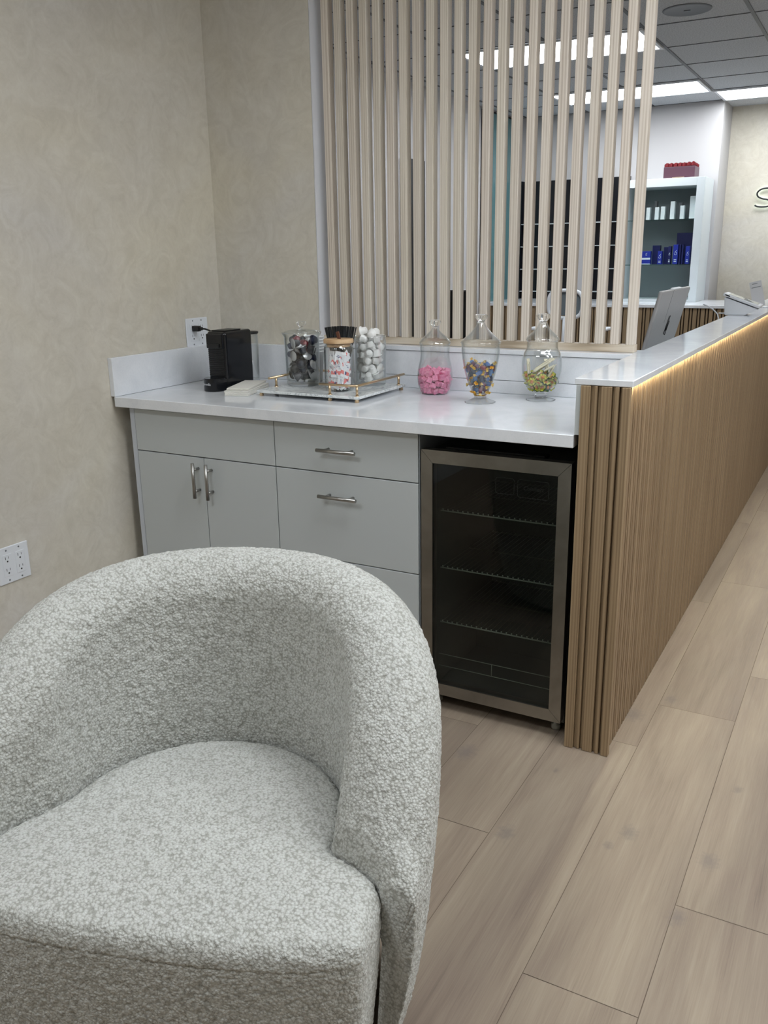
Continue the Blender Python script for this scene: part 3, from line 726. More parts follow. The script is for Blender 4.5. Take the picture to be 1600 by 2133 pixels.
for q in P:
    loc = Vector(J1)+Vector(q); rot = rrot(rg)
    if cube is None:
        mb = MB(); mb.box((-.0094, -.0094, -.008), (.0094, .0094, .008), .0016, 2); cube = mb.build('pink_sweet', MPK, local=True)
        tag(cube, 'pink wrapped square sweet inside the leftmost sweet jar', 'sweet', 'pink sweets in the glass jar'); o = cube
    else: o = dup(cube)
    o.location = loc; o.rotation_euler = rot
# jar of twist-wrapped candies
J2 = (1.2205, -.222, CT)
body = smoothp([(.016, .030), (.026, .034), (.036, .054), (.046, .082), (.053, .112), (.0585, .142), (.061, .170), (.0615, .188)])
lid = smoothp([(.0635, .188), (.0635, .193), (.052, .204), (.036, .218), (.0225, .233), (.0145, .245), (.0115, .251)])
knob = smoothp([(.0115, .249), (.0095, .254), (.014, .260), (.0195, .267), (.0195, .273), (.014, .2765), (0, .277)], 3)
foot = smoothp([(0, .0), (.046, .0), (.047, .003), (.034, .008), (.022, .014), (.019, .020), (.022, .026), (.020, .0295), (0, .0297)], 3)
t, inn = candy_jar('footed glass jar of blue and yellow twist-wrapped candies, middle sweet jar', J2, body, .0022, lid, knob, foot)
def twist(bodym, fanm):
    mb = MB(); mb.tube([(-.0105, 0, 0), (-.009, 0, 0), (0, 0, 0), (.009, 0, 0), (.0105, 0, 0)], [.003, .0062, .0072, .0062, .003], 10)
    mb.mi = 1
    for s in (-1, 1):
        c = Vector((s*.0105, 0, 0)); n = 9
        ring = [mb.bm.verts.new((s*(.0185+.0012*(k % 2)), .0075*math.cos(2*PI*k/n), (.0075*math.sin(2*PI*k/n))*(.35 if k % 2 else .8))) for k in range(n)]
        cc = mb.bm.verts.new(c)
        for k in range(n):
            f = mb.bm.faces.new((cc, ring[k], ring[(k+1) % n])); f.material_index = 1
    return mb.build('twist_candy', [bodym, fanm], local=True, fix=False)
cols = [srgb(52, 96, 160), srgb(38, 50, 78), srgb(88, 48, 82), srgb(30, 74, 100), srgb(128, 44, 52), srgb(60, 110, 168)]
MFAN = base('yellow_wrapper', srgb(226, 178, 70), .4)
MFAN2 = base('gold_print_wrapper', srgb(222, 192, 116), .4)
protos = []
for i, c in enumerate(cols):
    m = base('candy_wrapper', c, .25); o = twist(m, MFAN if i % 2 else MFAN2)
    tag(o, ['blue', 'navy', 'purple', 'teal', 'dark red', 'bright blue'][i]+' twist-wrapped candy with yellow ends in the middle sweet jar', 'candy', 'twist-wrapped candies in the footed jar'); protos.append(o)
P = pack([(r, z) for r, z in inn[1:]], 66, .0103, 9); used = set()
for k, q in enumerate(P):
    i = k % len(cols); o = protos[i] if i not in used else dup(protos[i]); used.add(i)
    o.location = Vector(J2)+Vector(q); o.rotation_euler = rrot(rg)
# barrel jar: green-yellow candies and white sticks
J3 = (1.381, -.100, CT)
body = smoothp([(.018, .030), (.034, .034), (.050, .050), (.0605, .078), (.064, .105), (.063, .130), (.058, .150), (.0515, .162), (.0495, .172), (.0495, .190)])
lid = smoothp([(.0515, .190), (.0525, .196), (.046, .205), (.033, .217), (.021, .230), (.0155, .240), (.0135, .246)])
knob = smoothp([(.0135, .244), (.011, .249), (.016, .255), (.021, .263), (.021, .270), (.016, .2735), (0, .274)], 3)
foot = smoothp([(0, .0), (.044, .0), (.045, .003), (.03, .006), (.0195, .010), (.0195, .024), (.022, .0295), (0, .0297)], 3)
t, inn = candy_jar('barrel-shaped footed glass jar of green candies and cream sticks, rightmost sweet jar', J3, body, .0022, lid, knob, foot)
def flower(m1, m2, m3):
    mb = MB(); mb.lathe([(0, -.004), (.006, -.003), (.0065, .002), (0, .004)], seg=12); n = 14
    mb.mi = 1
    for s, R_ in ((.001, .0125), (-.002, .0135)):
        c = mb.bm.verts.new((0, 0, s)); ring = [mb.bm.verts.new(((R_+.0018*(k % 2))*math.cos(2*PI*k/n), (R_+.0018*(k % 2))*math.sin(2*PI*k/n), s+.0035*(1 if k % 2 else -.6))) for k in range(n)]
        for k in range(n): f = mb.bm.faces.new((c, ring[k], ring[(k+1) % n])); f.material_index = 1 if s > 0 else 2
    return mb.build('rosette_candy', [m1, m2, m3], local=True, fix=False)
fl = flower(base('orange_centre', srgb(206, 128, 58), .4), base('lime_wrapper', srgb(196, 196, 74), .4), base('dark_green_wrapper', srgb(48, 84, 48), .4))
tag(fl, 'yellow-green candy with an orange centre low in the rightmost sweet jar', 'candy', 'green candies in the barrel jar')
P = pack([(r, z) for r, z in inn[1:]], 42, .0112, 12)
tocam = (Vector(CAM)-Vector(J3)).normalized()
for k, q in enumerate(P):
    o = fl if k == 0 else dup(fl); o.location = Vector(J3)+Vector(q)
    d = (tocam+Vector((rg.normal()*.6, rg.normal()*.6, rg.normal()*.6))).normalized(); o.rotation_euler = d.to_track_quat('Z', 'Y').to_euler()
mst = base('cream_wrapper', srgb(232, 226, 202), .4); mstb = base('cream_wrapper_print', srgb(92, 84, 70), .5)
st = None
def stick():
    mb = MB(); mb.box((-.006, -.0035, -.030), (.006, .0035, .030), .003, 3); mb.box((-.0065, -.0008, -.037), (.0065, .0008, -.0295)); mb.box((-.0065, -.0008, .0295), (.0065, .0008, .037))
    mb.mi = 1; mb.box((-.0012, -.0037, -.026), (.0, .0037, .026)); mb.box((.0022, -.0037, -.022), (.003, .0037, .02))
    return mb.build('sweet_stick', [mst, mstb], local=True)
for k, (dx, dy, dz, ax) in enumerate([(-.038, -.010, .082, (-.12, .05, 1)), (.008, -.012, .096, (.85, .1, .55)), (.016, .002, .103, (.9, .1, .6)), (.022, -.016, .086, (.88, 0, .5)), (.0, .016, .100, (.75, .3, .55)), (.030, -.006, .068, (.45, -.1, .9)), (.012, .022, .084, (-.3, .5, .8)), (-.012, .022, .083, (.6, -.1, .5))]):
    o = st = stick() if st is None else None
    if o is None: o = dup(st0)
    else: st0 = o; tag(o, 'cream wrapped stick lying slanted on the green candies in the rightmost jar', 'sweet stick', 'cream sticks in the barrel jar')
    st = st0
    o.location = Vector(J3)+Vector((dx, dy-.004, dz+.014)); o.rotation_euler = Vector(ax).to_track_quat('Z', 'Y').to_euler()

# ------------------------------------------------------------------ jars on the tray
JA = (.547, -.234, TZ+.0006)
t = thing('pod_jar', 'round lidded glass jar of dark coffee pods at the left of the tray', 'jar', JA)
bo = [(0, 0), (.0545, 0), (.058, .004), (.0585, .012), (.0605, .1), (.0625, .170), (.070, .182), (.070, .185)]
bi = [(0, .016), (.053, .016), (.0555, .02), (.0578, .1), (.0598, .170), (.0665, .182)]
mb = MB(); mb.lathe(bo+bi[::-1], seg=72); mb.build('body', MGL, t, local=True)
mb = MB(); mb.lathe([(0, .1975), (.02, .197), (.045, .193), (.064, .1865), (.064, .1845), (.044, .1905), (.02, .1945), (0, .195)], seg=72); l = mb.build('lid', MGL, t, local=True)
mb = MB(); mb.lathe(smoothp([(.008, .1965), (.0075, .204), (.014, .209), (.0178, .214), (.0175, .219), (.012, .2215), (0, .222)], 3), seg=36); mb.build('knob', MGL2, l, local=True)
def pod(mbody):
    mb = MB(); mb.lathe([(0, -.013), (.008, -.0125), (.0105, -.010), (.0145, .010), (.0172, .0108), (.0172, .0120)], seg=24); mb.mi = 1; mb.lathe([(.0172, .0120), (.0168, .0124), (.0, .0126)], seg=24)
    mb.lathe([(.0172, .0108), (.0176, .0114), (.0172, .0121)], seg=24)
    return mb.build('coffee_pod', [mbody, MFOIL], local=True)
MFOIL = base('silver_foil', srgb(196, 198, 200), .3, .6)
pc = [('navy', srgb(26, 34, 60)), ('black', srgb(24, 25, 28)), ('charcoal', srgb(62, 62, 66)), ('dark red', srgb(122, 34, 38)), ('midnight blue', srgb(20, 26, 48))]
pp = []
for nm, c in pc:
    o = pod(base('pod_shell', c, .35, .3)); pp.append(o); tag(o, nm+' coffee pod with a silver rim inside the lidded tray jar', 'coffee pod', 'coffee pods in the tray jar')
P = pack([(r, z) for r, z in bi[1:5]], 40, .0158, 21, wr=.0205); us = set()
tocam = (Vector(CAM)-Vector(JA)).normalized(); order = [0, 1, 2, 4, 0, 3, 1, 4, 2, 0, 1, 4]
for k, q in enumerate(P):
    i = order[k % 12]; o = pp[i] if i not in us else dup(pp[i]); us.add(i); o.location = Vector(JA)+Vector(q); o.rotation_euler = rrot(rg)
JC = (.768, -.136, TZ+.0006)
t = thing('creamer_jar', 'glass jar heaped with white creamer cups at the right of the tray', 'jar', JC)
mb = MB(); mb.lathe([(0, 0), (.050, 0), (.0535, .004), (.0555, .165), (.0575, .170), (.0555, .170), (.0533, .163), (.0515, .018), (.049, .014), (0, .014)], seg=72); mb.build('body', MGL, t, local=True)
cup = None; MCUP = base('creamer_white', srgb(234, 234, 232), .4)
P = pack([(.048, .015), (.0525, .16), (.0535, .22)], 48, .0146, 33, wr=.0190)
for k, q in enumerate(P):
    if cup is None:
        mb = MB(); mb.lathe([(0, -.010), (.0095, -.010), (.0105, -.009), (.013, .0085), (.0165, .009), (.0165, .0100), (0, .0103)], seg=24); mb.box((.012, -.004, .0091), (.0205, .004, .0100)); cup = mb.build('creamer_cup', MCUP, local=True)
        tag(cup, 'white sealed creamer cup in the heaped tray jar', 'creamer cup', 'creamer cups in the tray jar'); o = cup
    else: o = dup(cup)
    o.location = Vector(JC)+Vector(q); o.rotation_euler = rrot(rg)
JB = (.735, -.292, TZ+.0006)
t = thing('packet_jar', 'square-shouldered glass jar with a wooden lid full of sweetener packets', 'jar', JB)
mb = MB(); mb.lathe([(0, 0), (.045, 0), (.0495, .004), (.050, .01), (.050, .140), (.047, .150), (.043, .153), (.043, .158), (.041, .158), (.041, .152), (.0455, .147), (.0482, .138), (.0482, .010), (.044, .006), (0, .006)], seg=72); mb.build('body', MGL, t, local=True)
mb = MB(); mb.lathe([(0, .1585), (.0495, .1585), (.0505, .160), (.0505, .170), (.0495, .1715), (0, .1715)], seg=64); mb.lathe([(0, .146), (.038, .146), (.0395, .148), (.0395, .158), (0, .158)], seg=48)
MLID = m_wood('bamboo_lid', [(.3, srgb(178, 142, 104)), (.5, srgb(202, 168, 128)), (.7, srgb(214, 184, 146))], sx=(8, 60, 60), tint=.05)
l = mb.build('lid', MLID, t, local=True)
mb = MB(); mb.box((-.006, -.003, .170), (.006, .0025, .196), .0015, 2, rot=Matrix.Rotation(math.radians(-16), 3, 'Y')); mb.build('leather_loop', base('brown_leather', srgb(98, 58, 42), .6), l, local=True)
pk = None
MPKW = base('packet_white', srgb(232, 234, 238), .45); MPKR = base('packet_coral', srgb(226, 120, 116), .45); MPKB = base('packet_blue', srgb(48, 60, 118), .45)
def packet():
    mb = MB(); mb.box((-.018, -.0012, -.027), (.018, .0012, .027), .001, 1)
    mb.mi = 1; mb.box((-.0181, -.00135, -.017), (.0181, .00135, -.005))
    mb.mi = 2; mb.lathe([(0, 0), (.0062, 0), (.0062, .0031), (0, .0031)], seg=20, mtx=Matrix.Translation((0, .00155, -.011)) @ Matrix.Rotation(PI/2, 4, 'X'))
    mb.box((-.012, -.0013, .010), (.012, .0013, .012)); mb.box((-.009, -.0013, .015), (.009, .0013, .0165))
    return mb.build('sweetener_packet', [MPKW, MPKR, MPKB], local=True)
rg2 = np.random.default_rng(2); base_a = math.atan2(CAM[1]-JB[1], CAM[0]-JB[0])
for k in range(26):
    o = packet() if pk is None else dup(pk)
    if pk is None: pk = o; tag(o, 'white and coral sweetener packet standing in the wooden-lidded jar', 'sweetener packet', 'sweetener packets in the jar')
    layer = k // 9; a = base_a+(k % 9-4)*.30+rg2.normal()*.08; rr = .0315-.0035*(k % 3)
    if layer == 2: a += .15; rr -= .004
    o.location = Vector(JB)+Vector((rr*math.cos(a), rr*math.sin(a), .036+.034*layer+rg2.normal()*.003))
    o.rotation_euler = (rg2.normal()*.10, rg2.choice([0, .35, -.4, .7, -.9, 1.4])+rg2.normal()*.1, a-PI/2+PI*0)
# stack of paper cups
pc0 = None
for i in range(6):
    if pc0 is None:
        mb = MB(); mb.lathe([(0, .006), (.026, .006), (.0262, 0), (.0275, 0), (.0355, .105), (.0385, .106), (.0385, .110), (.0355, .1105), (.0345, .107), (.0265, .008), (0, .008)], seg=40)
        pc0 = mb.build('paper_cup', base('cup_white', srgb(222, 224, 226), .45), loc=(.528, -.125, TZ+.0006), local=True); tag(pc0, 'white paper cup nested in the stack behind the pod jar', 'cup', 'stacked white paper cups'); o = pc0
    else: o = dup(pc0)
    o['label'] = ['lowest paper cup, standing on the tray behind the pod jar', 'second paper cup from the bottom of the nested stack', 'third paper cup from the bottom of the nested stack', 'third paper cup from the top of the nested stack', 'second paper cup from the top of the nested stack', 'topmost white paper cup of the nested stack'][i]
    o.location = (.527, -.128, TZ+.0006+i*.0105)
# black stirrers
BX = (.694, -.213, TZ+.0006)
mb = MB(); mb.lathe([(0, 0), (.020, 0), (.022, .12), (.0205, .12), (.0187, .002), (0, .002)], seg=32)
tag(mb.build('straw_holder', MBLM, loc=BX, local=True), 'black tumbler behind the packet jar holding the stirrers', 'holder')
sr = None
for k in range(30):
    if sr is None: mb = MB(); mb.tube([(0, 0, 0), (0, 0, .203)], .0021, 6); sr = mb.build('stirrer', MBLM, local=True); tag(sr, 'thin black stirrer straw fanned out behind the wooden-lidded jar', 'stirrer', 'black stirrers'); o = sr
    else: o = dup(sr)
    u = (k+.5)/30*2-1; v = rg2.normal()*.4
    lat = Vector((cy_, sy_, 0)); dep = Vector((-sy_, cy_, 0))
    b = Vector(BX)+Vector((0, 0, .004))+lat*u*.010+dep*(.003*v+(.006 if k % 2 else -.006)); tp = Vector(BX)+lat*(u*.058)+dep*(.012*v)+Vector((0, 0, .215+rg2.normal()*.004))
    d = (tp-b).normalized(); o.location = b; o.rotation_euler = d.to_track_quat('Z', 'Y').to_euler()

# ------------------------------------------------------------------ things on and behind the reception desk
t = thing('desktop_computer', 'silver all-in-one computer seen from behind over the reception desk', 'computer', (1.50, 1.10, .74))
lean = Matrix.Translation((1.521, 1.107, 1.10)) @ Matrix.Rotation(math.radians(13.5), 4, 'Y')
mb = MB(); mb.box((-.012, -.288, -.235), (.004, .288, .118), .006, 3); mb.xform(lean); mb.build('housing', MSILV, t)
mb = MB(); mb.box((-.013, -.07, .1175), (.003, .10, .1215), .001); mb.xform(lean); mb.build('camera_bump', MWP, t)
mb = MB(); mb.box((.0042, -.0755, -.02), (.0048, -.0745, .118)); mb.xform(lean); mb.build('seam_line', MGP, t)
mb = MB()
for (y0, z0), (y1, z1) in (((-.012, -.075), (-.004, .005)), ((-.004, -.005), (.012, -.005)), ((.006, -.06), (.016, .005)), ((.018, -.08), (.030, -.02)), ((.018, -.02), (.032, -.02))):
    mb.tube([(.0045, y0, z0), (.0045, y1, z1)], .0022, 6)
mb.xform(lean); mb.build('logo', MBLM, t)
mb = MB(); mb.box((1.40, 1.05, .7405), (1.56, 1.17, .748), .002); mb.tube([(1.46, 1.107, .745), (1.452, 1.107, .92)], .014, 12); mb.build('stand', MSILV, t)
mb = MB(); mb.box((1.05, .35, .71), (1.6920, 3.9, .74), .002)
wk = thing('work_desk', 'white work surface behind the reception desk', 'desk', (1.4, 2.0, 0))
mb.build('desktop', MWL, wk); mb = MB(); mb.box((1.07, .37, 0), (1.10, 3.88, .7095)); mb.build('side_panel', MWL, wk); mb = MB(); mb.box((1.1, 2.1, .0), (1.69, 2.14, .7095)); mb.build('leg_panel', MWL, wk)
# payment terminal
t = thing('card_terminal', 'white wedge-shaped payment terminal on the reception desk top', 'terminal', (1.70, 1.95, ZT))
def wedge(mb, x0, x1, y0, y1, zl, zr_):
    P = [(x0+.006, y0, ZT+.0008), (x0, y0, zl), (x1+.03, y0, zr_), (x1-.03, y0, ZT+.0008)]
    A = [mb.bm.verts.new(p) for p in P]; B = [mb.bm.verts.new((p[0], y1, p[2])) for p in P]
    mb.bm.faces.new(A); mb.bm.faces.new(B[::-1])
    for i in range(4): mb.bm.faces.new((A[i], B[i], B[(i+1) % 4], A[(i+1) % 4]))
mb = MB(); wedge(mb, 1.625, 1.755, 1.90, 2.02, 1.145, 1.088); bmesh.ops.bevel(mb.bm, geom=mb.bm.edges[:], offset=.003, segments=2, affect='EDGES'); mb.build('stand', MWP, t)
sl = Matrix.Translation((1.705, 1.96, 1.1268)) @ Matrix.Rotation(math.radians(19.6), 4, 'Y')
mb = MB(); mb.box((-.092, -.064, -.004), (.092, .064, .010), .004, 3); mb.xform(sl); hd = mb.build('tablet', MWP, t)
mb = MB(); mb.box((-.070, -.056, .0102), (.078, .056, .0108)); mb.xform(sl); mb.build('screen', base('screen_grey_green', srgb(158, 166, 160), .15), hd)
mb = MB(); mb.box((.012, -.05, .0108), (.032, .045, .0112), rot=Matrix.Rotation(.5, 3, 'Z')); mb.box((.008, -.05, .0108), (.040, -.02, .0113)); mb.xform(sl); mb.build('screen_graphic', MBLM, hd)
mb = MB(); mb.box((-.082, -.0652, .001), (-.058, -.0638, .006)); mb.xform(sl); mb.build('card_slot', MBLM, hd)
mb = MB(); mb.tube([(1.523, 1.93, 1.108), (1.545, 1.93, 1.100), (1.572, 1.93, 1.084), (1.595, 1.93, 1.062), (1.602, 1.93, 1.04), (1.603, 1.93, .95)], .0032, 8); mb.tube([(1.600, 1.93, 1.066), (1.632, 1.93, 1.066)], .003, 8)
tag(mb.build('charging_cable', MWP, loc=(1.6, 1.93, 1.06)), 'white cable hanging off the desk beside the terminal', 'cable')
# card sign (codes left out)
t = thing('card_sign', 'leaning clear stand with a white printed card behind the terminal', 'sign', (1.72, 2.62, ZT))
sg = Matrix.Translation((1.708, 2.615, ZT+.0045)) @ Matrix.Rotation(math.radians(-14), 4, 'Y') @ Matrix.Rotation(math.radians(0), 4, 'X')
mb = MB(); mb.box((-.030, 0, 0), (.034, .003, .140)); mb.xform(sg); cd = mb.build('card', base('card_grey_white', srgb(200, 200, 202), .4), t)
mb = MB()
for x0, x1, z in ((-.016, .012, .126), (-.022, .026, .106)):
    mb.box((x0, -.0006, z), (x1, -.0001, z+.0035))
mb.xform(sg); mb.build('print_lines', MGP, cd)
mb = MB(); mb.box((1.690, 2.585, ZT+.0006), (1.785, 2.65, ZT+.0036), .001); mb.build('base', MWP, t)
t = thing('sign_holder', 'grey upright holder cut by the right edge of the photo', 'sign', (1.765, 2.80, ZT))
mb = MB(); mb.box((1.735, 2.80, ZT+.001), (1.79, 2.815, 1.25), .002); mb.build('panel', MGP, t); mb = MB(); mb.box((1.735, 2.78, ZT+.0004), (1.79, 2.84, ZT+.0009)); mb.build('base', MGP, t)

# back counter
t = thing('back_counter', 'fluted oak counter with white top against the far reception wall', 'counter', (.6, 5.25, 0))
CB = .945
mb = MB(); mb.box((X0+.002, 4.86, 0), (2.3, 5.698, CB-.026)); mb.build('core', MOD, t)
mb = MB(); x = X0+.002
while x < 2.28:
    for wdt, on in ((.030, 1), (.010, 0), (.013, 1), (.010, 0)):
        if on: mb.box((x, 4.842, .001), (x+wdt, 4.8598, CB-.0265))
        x += wdt
mb.build('fluted_front', MO, t)
mb = MB(); mb.box((X0+.002, 4.82, CB-.025), (2.32, 5.698, CB), .002); mb.build('top', MQ, t)

# bookcase
bx0, bx1, by0, by1, bz0, bz1 = .20, .899, 5.28, 5.697, CB+.0006, 1.965
t = thing('display_shelf', 'white display shelf unit with glass shelves standing on the back counter', 'shelf', (.55, 5.5, CB))
mb = MB(); w = .066
mb.box((bx0, by0, bz0), (bx0+w, by1, bz1), .002); mb.box((bx1-w, by0, bz0), (bx1, by1, bz1), .002); mb.box((bx0+w, by0, bz1-w), (bx1-w, by1, bz1), .002); mb.box((bx0+w, by0, bz0), (bx1-w, by1, bz0+.02))
mb.build('carcass', base('shelf_white', srgb(206, 214, 218), .4), t)
mb = MB(); mb.box((bx0+w, by1-.015, bz0+.02), (bx1-w, by1, bz1-w)); mb.build('back_panel', base('shelf_back_shaded', srgb(122, 130, 134), .4), t)  # interior shade put into the panel colour, greyer than the carcass
MSG = m_glass('shelf_glass', (.80, .90, .88), 0, 1.5)
for z in (1.635, 1.262):
    mb = MB(); mb.box((bx0+w+.001, by0+.03, z-.008), (bx1-w-.001, by1-.016, z)); mb.build('glass_shelf', MSG, t)
MBXW = base('carton_pale', srgb(204, 216, 218), .5); MBLU = base('carton_blue', srgb(20, 40, 140), .4); MBLD = base('carton_dark_blue', srgb(12, 22, 78), .4)
def carton(lab, x0, x1, z0, h, mat, y=5.36, d=.05, grp='cartons on the display shelf', mark=None):
    t = thing('product_carton', lab, 'box', ((x0+x1)/2, y+d/2, z0), grp)
    mb = MB(); mb.box((x0, y, z0+.0006), (x1, y+d, z0+h), .0008, 1); mb.build('carton_box', mat, t)
    if mark:
        mb = MB(); mark(mb, x0, x1, z0, h, y); mb.build('print', base('carton_print', srgb(190, 205, 215), .5), t)
def lines(mb, x0, x1, z0, h, y):
    for f in (.30, .36, .55, .62): mb.box((x0+.25*(x1-x0), y-.0006, z0+h*f), (x1-.25*(x1-x0), y-.0001, z0+h*f+.0015))
def band(mb, x0, x1, z0, h, y):
    mb.box((x0+.001, y-.0006, z0+h*.36), (x1-.001, y-.0001, z0+h*.50)); mb.box((x0+.001, y-.0006, z0+.001), (x1-.001, y-.0001, z0+h*.06))
    mb.tube([((x0+x1)/2+.008, y-.0006, z0+h*.86), ((x0+x1)/2-.006, y-.0006, z0+h*.78), ((x0+x1)/2+.008, y-.0006, z0+h*.72), ((x0+x1)/2-.004, y-.0006, z0+h*.66)], .0022, 6)
def loop(mb, x0, x1, z0, h, y):
    c = (x0+x1)/2; r = min(.012, (x1-x0)*.26); z = z0+h*.55
    mb.tube([(c+r*math.cos(a), y-.0006, z+r*1.1*math.sin(a)) for a in np.linspace(-PI, PI*.75, 12)]+[(c+r*.9, y-.0006, z+r*2.6)], .0014, 6)
    mb.box((c-r, y-.0006, z0+h*.12), (c+r, y-.0001, z0+h*.17)); mb.box((c-r, y-.0006, z0+h*.22), (c+r, y-.0001, z0+h*.25))
Z1, Z2 = 1.635, 1.262
for x0, x1, h, lab in ((.412, .443, .104, 'small pale carton at the left of the upper glass shelf'), (.485, .518, .104, 'second small pale carton from the left, upper glass shelf'), (.535, .569, .107, 'third small pale carton from the left, upper glass shelf'), (.614, .650, .146, 'tall pale carton in the middle of the upper glass shelf'), (.697, .731, .110, 'short pale carton right of the tall one, upper glass shelf')):
    carton(lab, x0, x1, Z1, h, MBXW, mark=lines)
carton('white carton standing at the right end of the upper glass shelf', .770, .822, Z1, .185, MBXW, 5.38, mark=lines)
for x0, x1, h, y, lab in ((.455, .475, .16, 5.47, 'grey carton in the back row behind the second pale one'), (.66, .69, .14, 5.47, 'grey carton in the back row right of the tall pale one')):
    carton(lab, x0, x1, Z1, h, MGP, y)
for x0, x1, h, y, m, mk, lab in ((.397, .472, .112, 5.36, MBLU, band, 'blue carton with two pale bands, left of the lower glass shelf'), (.466, .532, .16, 5.45, MBLD, None, 'dark blue square carton behind the banded one, lower shelf'), (.536, .573, .112, 5.35, MBLU, loop, 'small bright blue carton with a looped mark, lower shelf'), (.566, .622, .145, 5.45, MBLD, None, 'dark blue carton behind the small looped one, lower shelf'), (.622, .645, .150, 5.36, MBLD, loop, 'narrow dark blue carton left of the large looped one'), (.664, .705, .163, 5.36, MBLU, loop, 'tall blue carton with a large looped mark, lower shelf'), (.715, .728, .163, 5.36, MBLD, None, 'thin dark carton right of the tall looped one'), (.736, .749, .163, 5.36, MBLD, None, 'second thin dark carton right of the tall looped one'), (.769, .801, .148, 5.36, MBLU, loop, 'blue looped carton at the right end of the lower shelf'), (.656, .825, .262, 5.52, MBLD, None, 'wide navy display card standing at the back of the lower shelf')):
    carton(lab, x0, x1, Z2, h, m, y, .05 if h < .2 else .02, mark=mk)
# rose box
t = thing('rose_box', 'plum box packed with red roses on top of the display shelf', 'flower box', (.66, 5.47, 1.966))
mb = MB(); mb.box((.530, 5.385, 1.9660), (.788, 5.585, 2.062), .002); mb.build('box', base('plum_card', srgb(78, 46, 60), .4), t)
mb = MB(); mb.box((.605, 5.3840, 1.974), (.705, 5.3848, 1.979)); mb.build('print', MGOLD, t)
MR = base('red_petals', srgb(120, 24, 34), .7)
rp = None
for i in range(7):
    for j in range(5):
        if rp is None:
            mb = MB()
            for kk in range(4):
                R_ = .019-.0042*kk; n = 10
                for q in range(5):
                    a0 = q*2*PI/5+kk*.6
                    pts = [mb.bm.verts.new((R_*math.cos(a0+f*.75), R_*math.sin(a0+f*.75), z)) for f, z in ((-1, -.012), (1, -.012), (.9, .006+.003*kk), (0, .012+.003*kk), (-.9, .006+.003*kk))]
                    mb.bm.faces.new(pts)
            rp = mb.build('rose', MR, t, fix=False, local=True); o = rp
        else: o = rp.copy(); COL.objects.link(o); o.parent = t
        o.location = Vector((.549+i*.0367, 5.405+j*.04, 2.077+random.uniform(-.002, .004)))-ORG[t.name]; o.rotation_euler = (0, 0, random.random()*6)
# wall sign letter
t = thing('wall_sign', 'slim black halo-lit letter S on the plaster wall at the right edge', 'sign', (1.29, 6.14, 1.82))
sx = lambda x, y: (1.196+(x-1450)/5.714*.00467, 1.740+(607-y)/5.714*.00445)
ctl = [(1640, 440), (1612, 410), (1560, 403), (1500, 415), (1466, 450), (1476, 490), (1520, 515), (1575, 528), (1612, 550), (1618, 580), (1585, 602), (1530, 606), (1480, 600), (1450, 585)]
pts = [sx(*c) for c in ctl]; sp = smoothp([(a, b) for a, b in pts], 5)
mb = MB(); mb.tube([(a, 6.118, b) for a, b in sp], .0075, 10); mb.build('letter_face', MBLM, t)
mb = MB(); mb.tube([(a, 6.139, b) for a, b in sp], .0045, 8); mb.build('halo_light', m_emit('halo_white', (.82, 1.0, .92), 5), t)

# black wall display units with thin glass shelves
for (a, b, lab, y) in ((-.84, -.33, 'left black wall display unit seen through the slats', 5.60), (-.14, .178, 'right black wall display unit beside the white shelf unit', 5.60)):
    t = thing('wall_display', lab, 'display unit', ((a+b)/2, 5.65, CB))
    mb = MB(); mb.box((a, y+.07, CB+.0006), (b, 5.698, 2.03)); mb.box((a, y, CB+.0006), (a+.012, y+.07, 2.03)); mb.box((b-.012, y, CB+.0006), (b, y+.07, 2.03)); mb.build('panel', MBLK2, t)
    for z in (1.64, 1.433, 1.224, 1.016):
        mb = MB(); mb.box((a+.0125, y-.005, z-.004), (b-.0125, y+.0695, z+.004)); mb.build('shelf', base('shelf_edge_white', srgb(190, 196, 198), .3), t)
carton('small red and white carton on the left black display unit', -.50, -.44, 1.0205, .17, MBXW, 5.60, .04, grp='cartons on the black unit')
# teal glass partition and black tall unit on the left wall
t = thing('glass_partition', 'teal tinted glass panel on the reception side wall, seen through the slats', 'glass panel', (X0+.02, 5.2, 0))
mb = MB(); mb.box((X0+.012, 4.83, CB+.001), (X0+.020, 5.58, CEIL-.03)); mb.build('pane', base('teal_glass_face', srgb(92, 128, 132), .06), t)
mb = MB(); mb.box((X0+.002, 4.822, CB+.001), (X0+.024, 4.829, CEIL-.02)); mb.box((X0+.002, 4.83, CEIL-.029), (X0+.024, 5.58, CEIL-.018)); mb.build('frame', MBLM, t)
mb = MB(); mb.box((X0+.001, 3.30, 0.0005), (X0+.05, 3.62, 2.06), .002); tag(mb.build('tall_panel', MBLM, loc=(X0+.03, 3.46, 0)), 'tall black panel on the reception side wall, seen through one slat gap', 'panel')

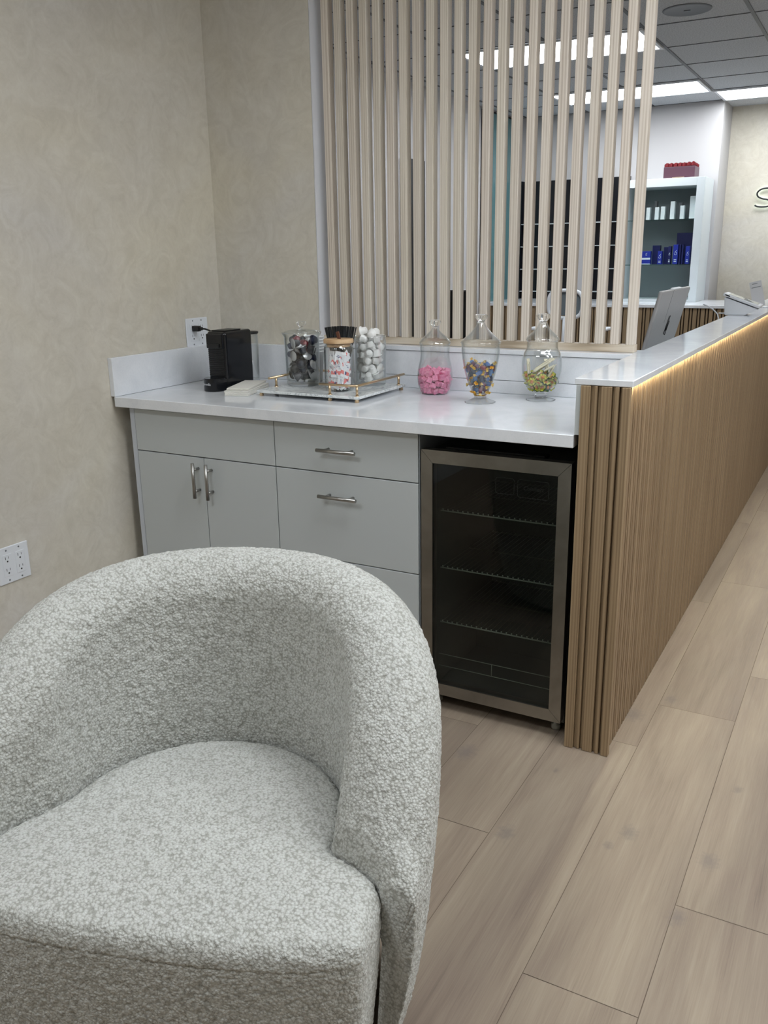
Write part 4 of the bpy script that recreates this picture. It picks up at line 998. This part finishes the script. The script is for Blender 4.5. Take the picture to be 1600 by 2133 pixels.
# white office chair behind the screen
t = thing('office_chair', 'white office chair with an oval open back, behind the slat screen', 'chair', (.165, 4.05, 0))
cx, cyy = .150, 4.0
mb = MB(); hp = [(cx+.135*math.copysign(abs(math.cos(a))**.6, math.cos(a)), cyy, .985+.105*math.copysign(abs(math.sin(a))**.6, math.sin(a))) for a in np.linspace(0, 2*PI, 40, endpoint=False)]
mb.tube(hp, .015, 10, closed=True); mb.build('back_frame', MWP, t)
mb = MB(); mb.box((cx-.118, cyy+.004, .90), (cx+.118, cyy+.010, 1.068)); mb.build('back_mesh', base('grey_mesh', srgb(96, 106, 112), .8), t)
mb = MB(); mb.tube([(cx, cyy, .885), (cx, cyy-.02, .7), (cx, cyy+.04, .50)], .016, 10); mb.build('back_support', MWP, t)
for s in (-1, 1):
    mb = MB(); mb.box((cx+s*.27-.035, cyy+.02, .775), (cx+s*.27+.035, cyy+.28, .800), .010, 3); mb.tube([(cx+s*.27, cyy+.14, .778), (cx+s*.25, cyy+.14, .52), (cx+s*.1, cyy+.16, .475)], .014, 10); mb.build('armrest', MWP, t)
mb = MB(); mb.box((cx-.24, cyy+.02, .475), (cx+.24, cyy+.46, .53), .02, 4); mb.build('seat', MGP, t)
mb = MB(); mb.tube([(cx, cyy+.24, .474), (cx, cyy+.24, .09)], .025, 14); mb.build('column', MGP, t)
for k in range(5):
    a = k*2*PI/5+.3; mb = MB(); mb.tube([(cx, cyy+.24, .09), (cx+.27*math.cos(a), cyy+.24+.27*math.sin(a), .07)], [.02, .012], 8)
    mb.lathe([(0, -.025), (.02, -.025), (.025, 0), (.02, .025), (0, .025)], seg=16, mtx=Matrix.Translation((cx+.28*math.cos(a), cyy+.24+.28*math.sin(a), .0255)) @ Matrix.Rotation(PI/2, 4, 'X')); mb.build('leg', MWP, t)
# black office chair seen as dark slivers through the slat gaps
t = thing('office_chair', 'black high-backed office chair, dark slivers between the middle slats', 'chair', (.16, 2.0, 0))
mb = MB(); mb.box((.06, 1.98, .62), (.25, 2.03, 1.17), .02, 4); mb.build('backrest', MBLM, t)
mb = MB(); mb.box((-.04, 2.03, .44), (.36, 2.46, .51), .025, 4); mb.build('seat', MBLM, t)
mb = MB(); mb.tube([(.155, 2.02, .63), (.155, 2.08, .47)], .02, 10); mb.tube([(.155, 2.24, .44), (.155, 2.24, .08)], .024, 12); mb.build('column', MBLM, t)
for k in range(5):
    a = k*2*PI/5; mb = MB(); mb.tube([(.155, 2.24, .09), (.155+.27*math.cos(a), 2.24+.27*math.sin(a), .05)], [.02, .012], 8)
    mb.lathe([(0, -.02), (.02, -.02), (.025, 0), (.02, .02), (0, .02)], seg=16, mtx=Matrix.Translation((.155+.28*math.cos(a), 2.24+.28*math.sin(a), .0255)) @ Matrix.Rotation(PI/2, 4, 'X')); mb.build('leg', MBLM, t)
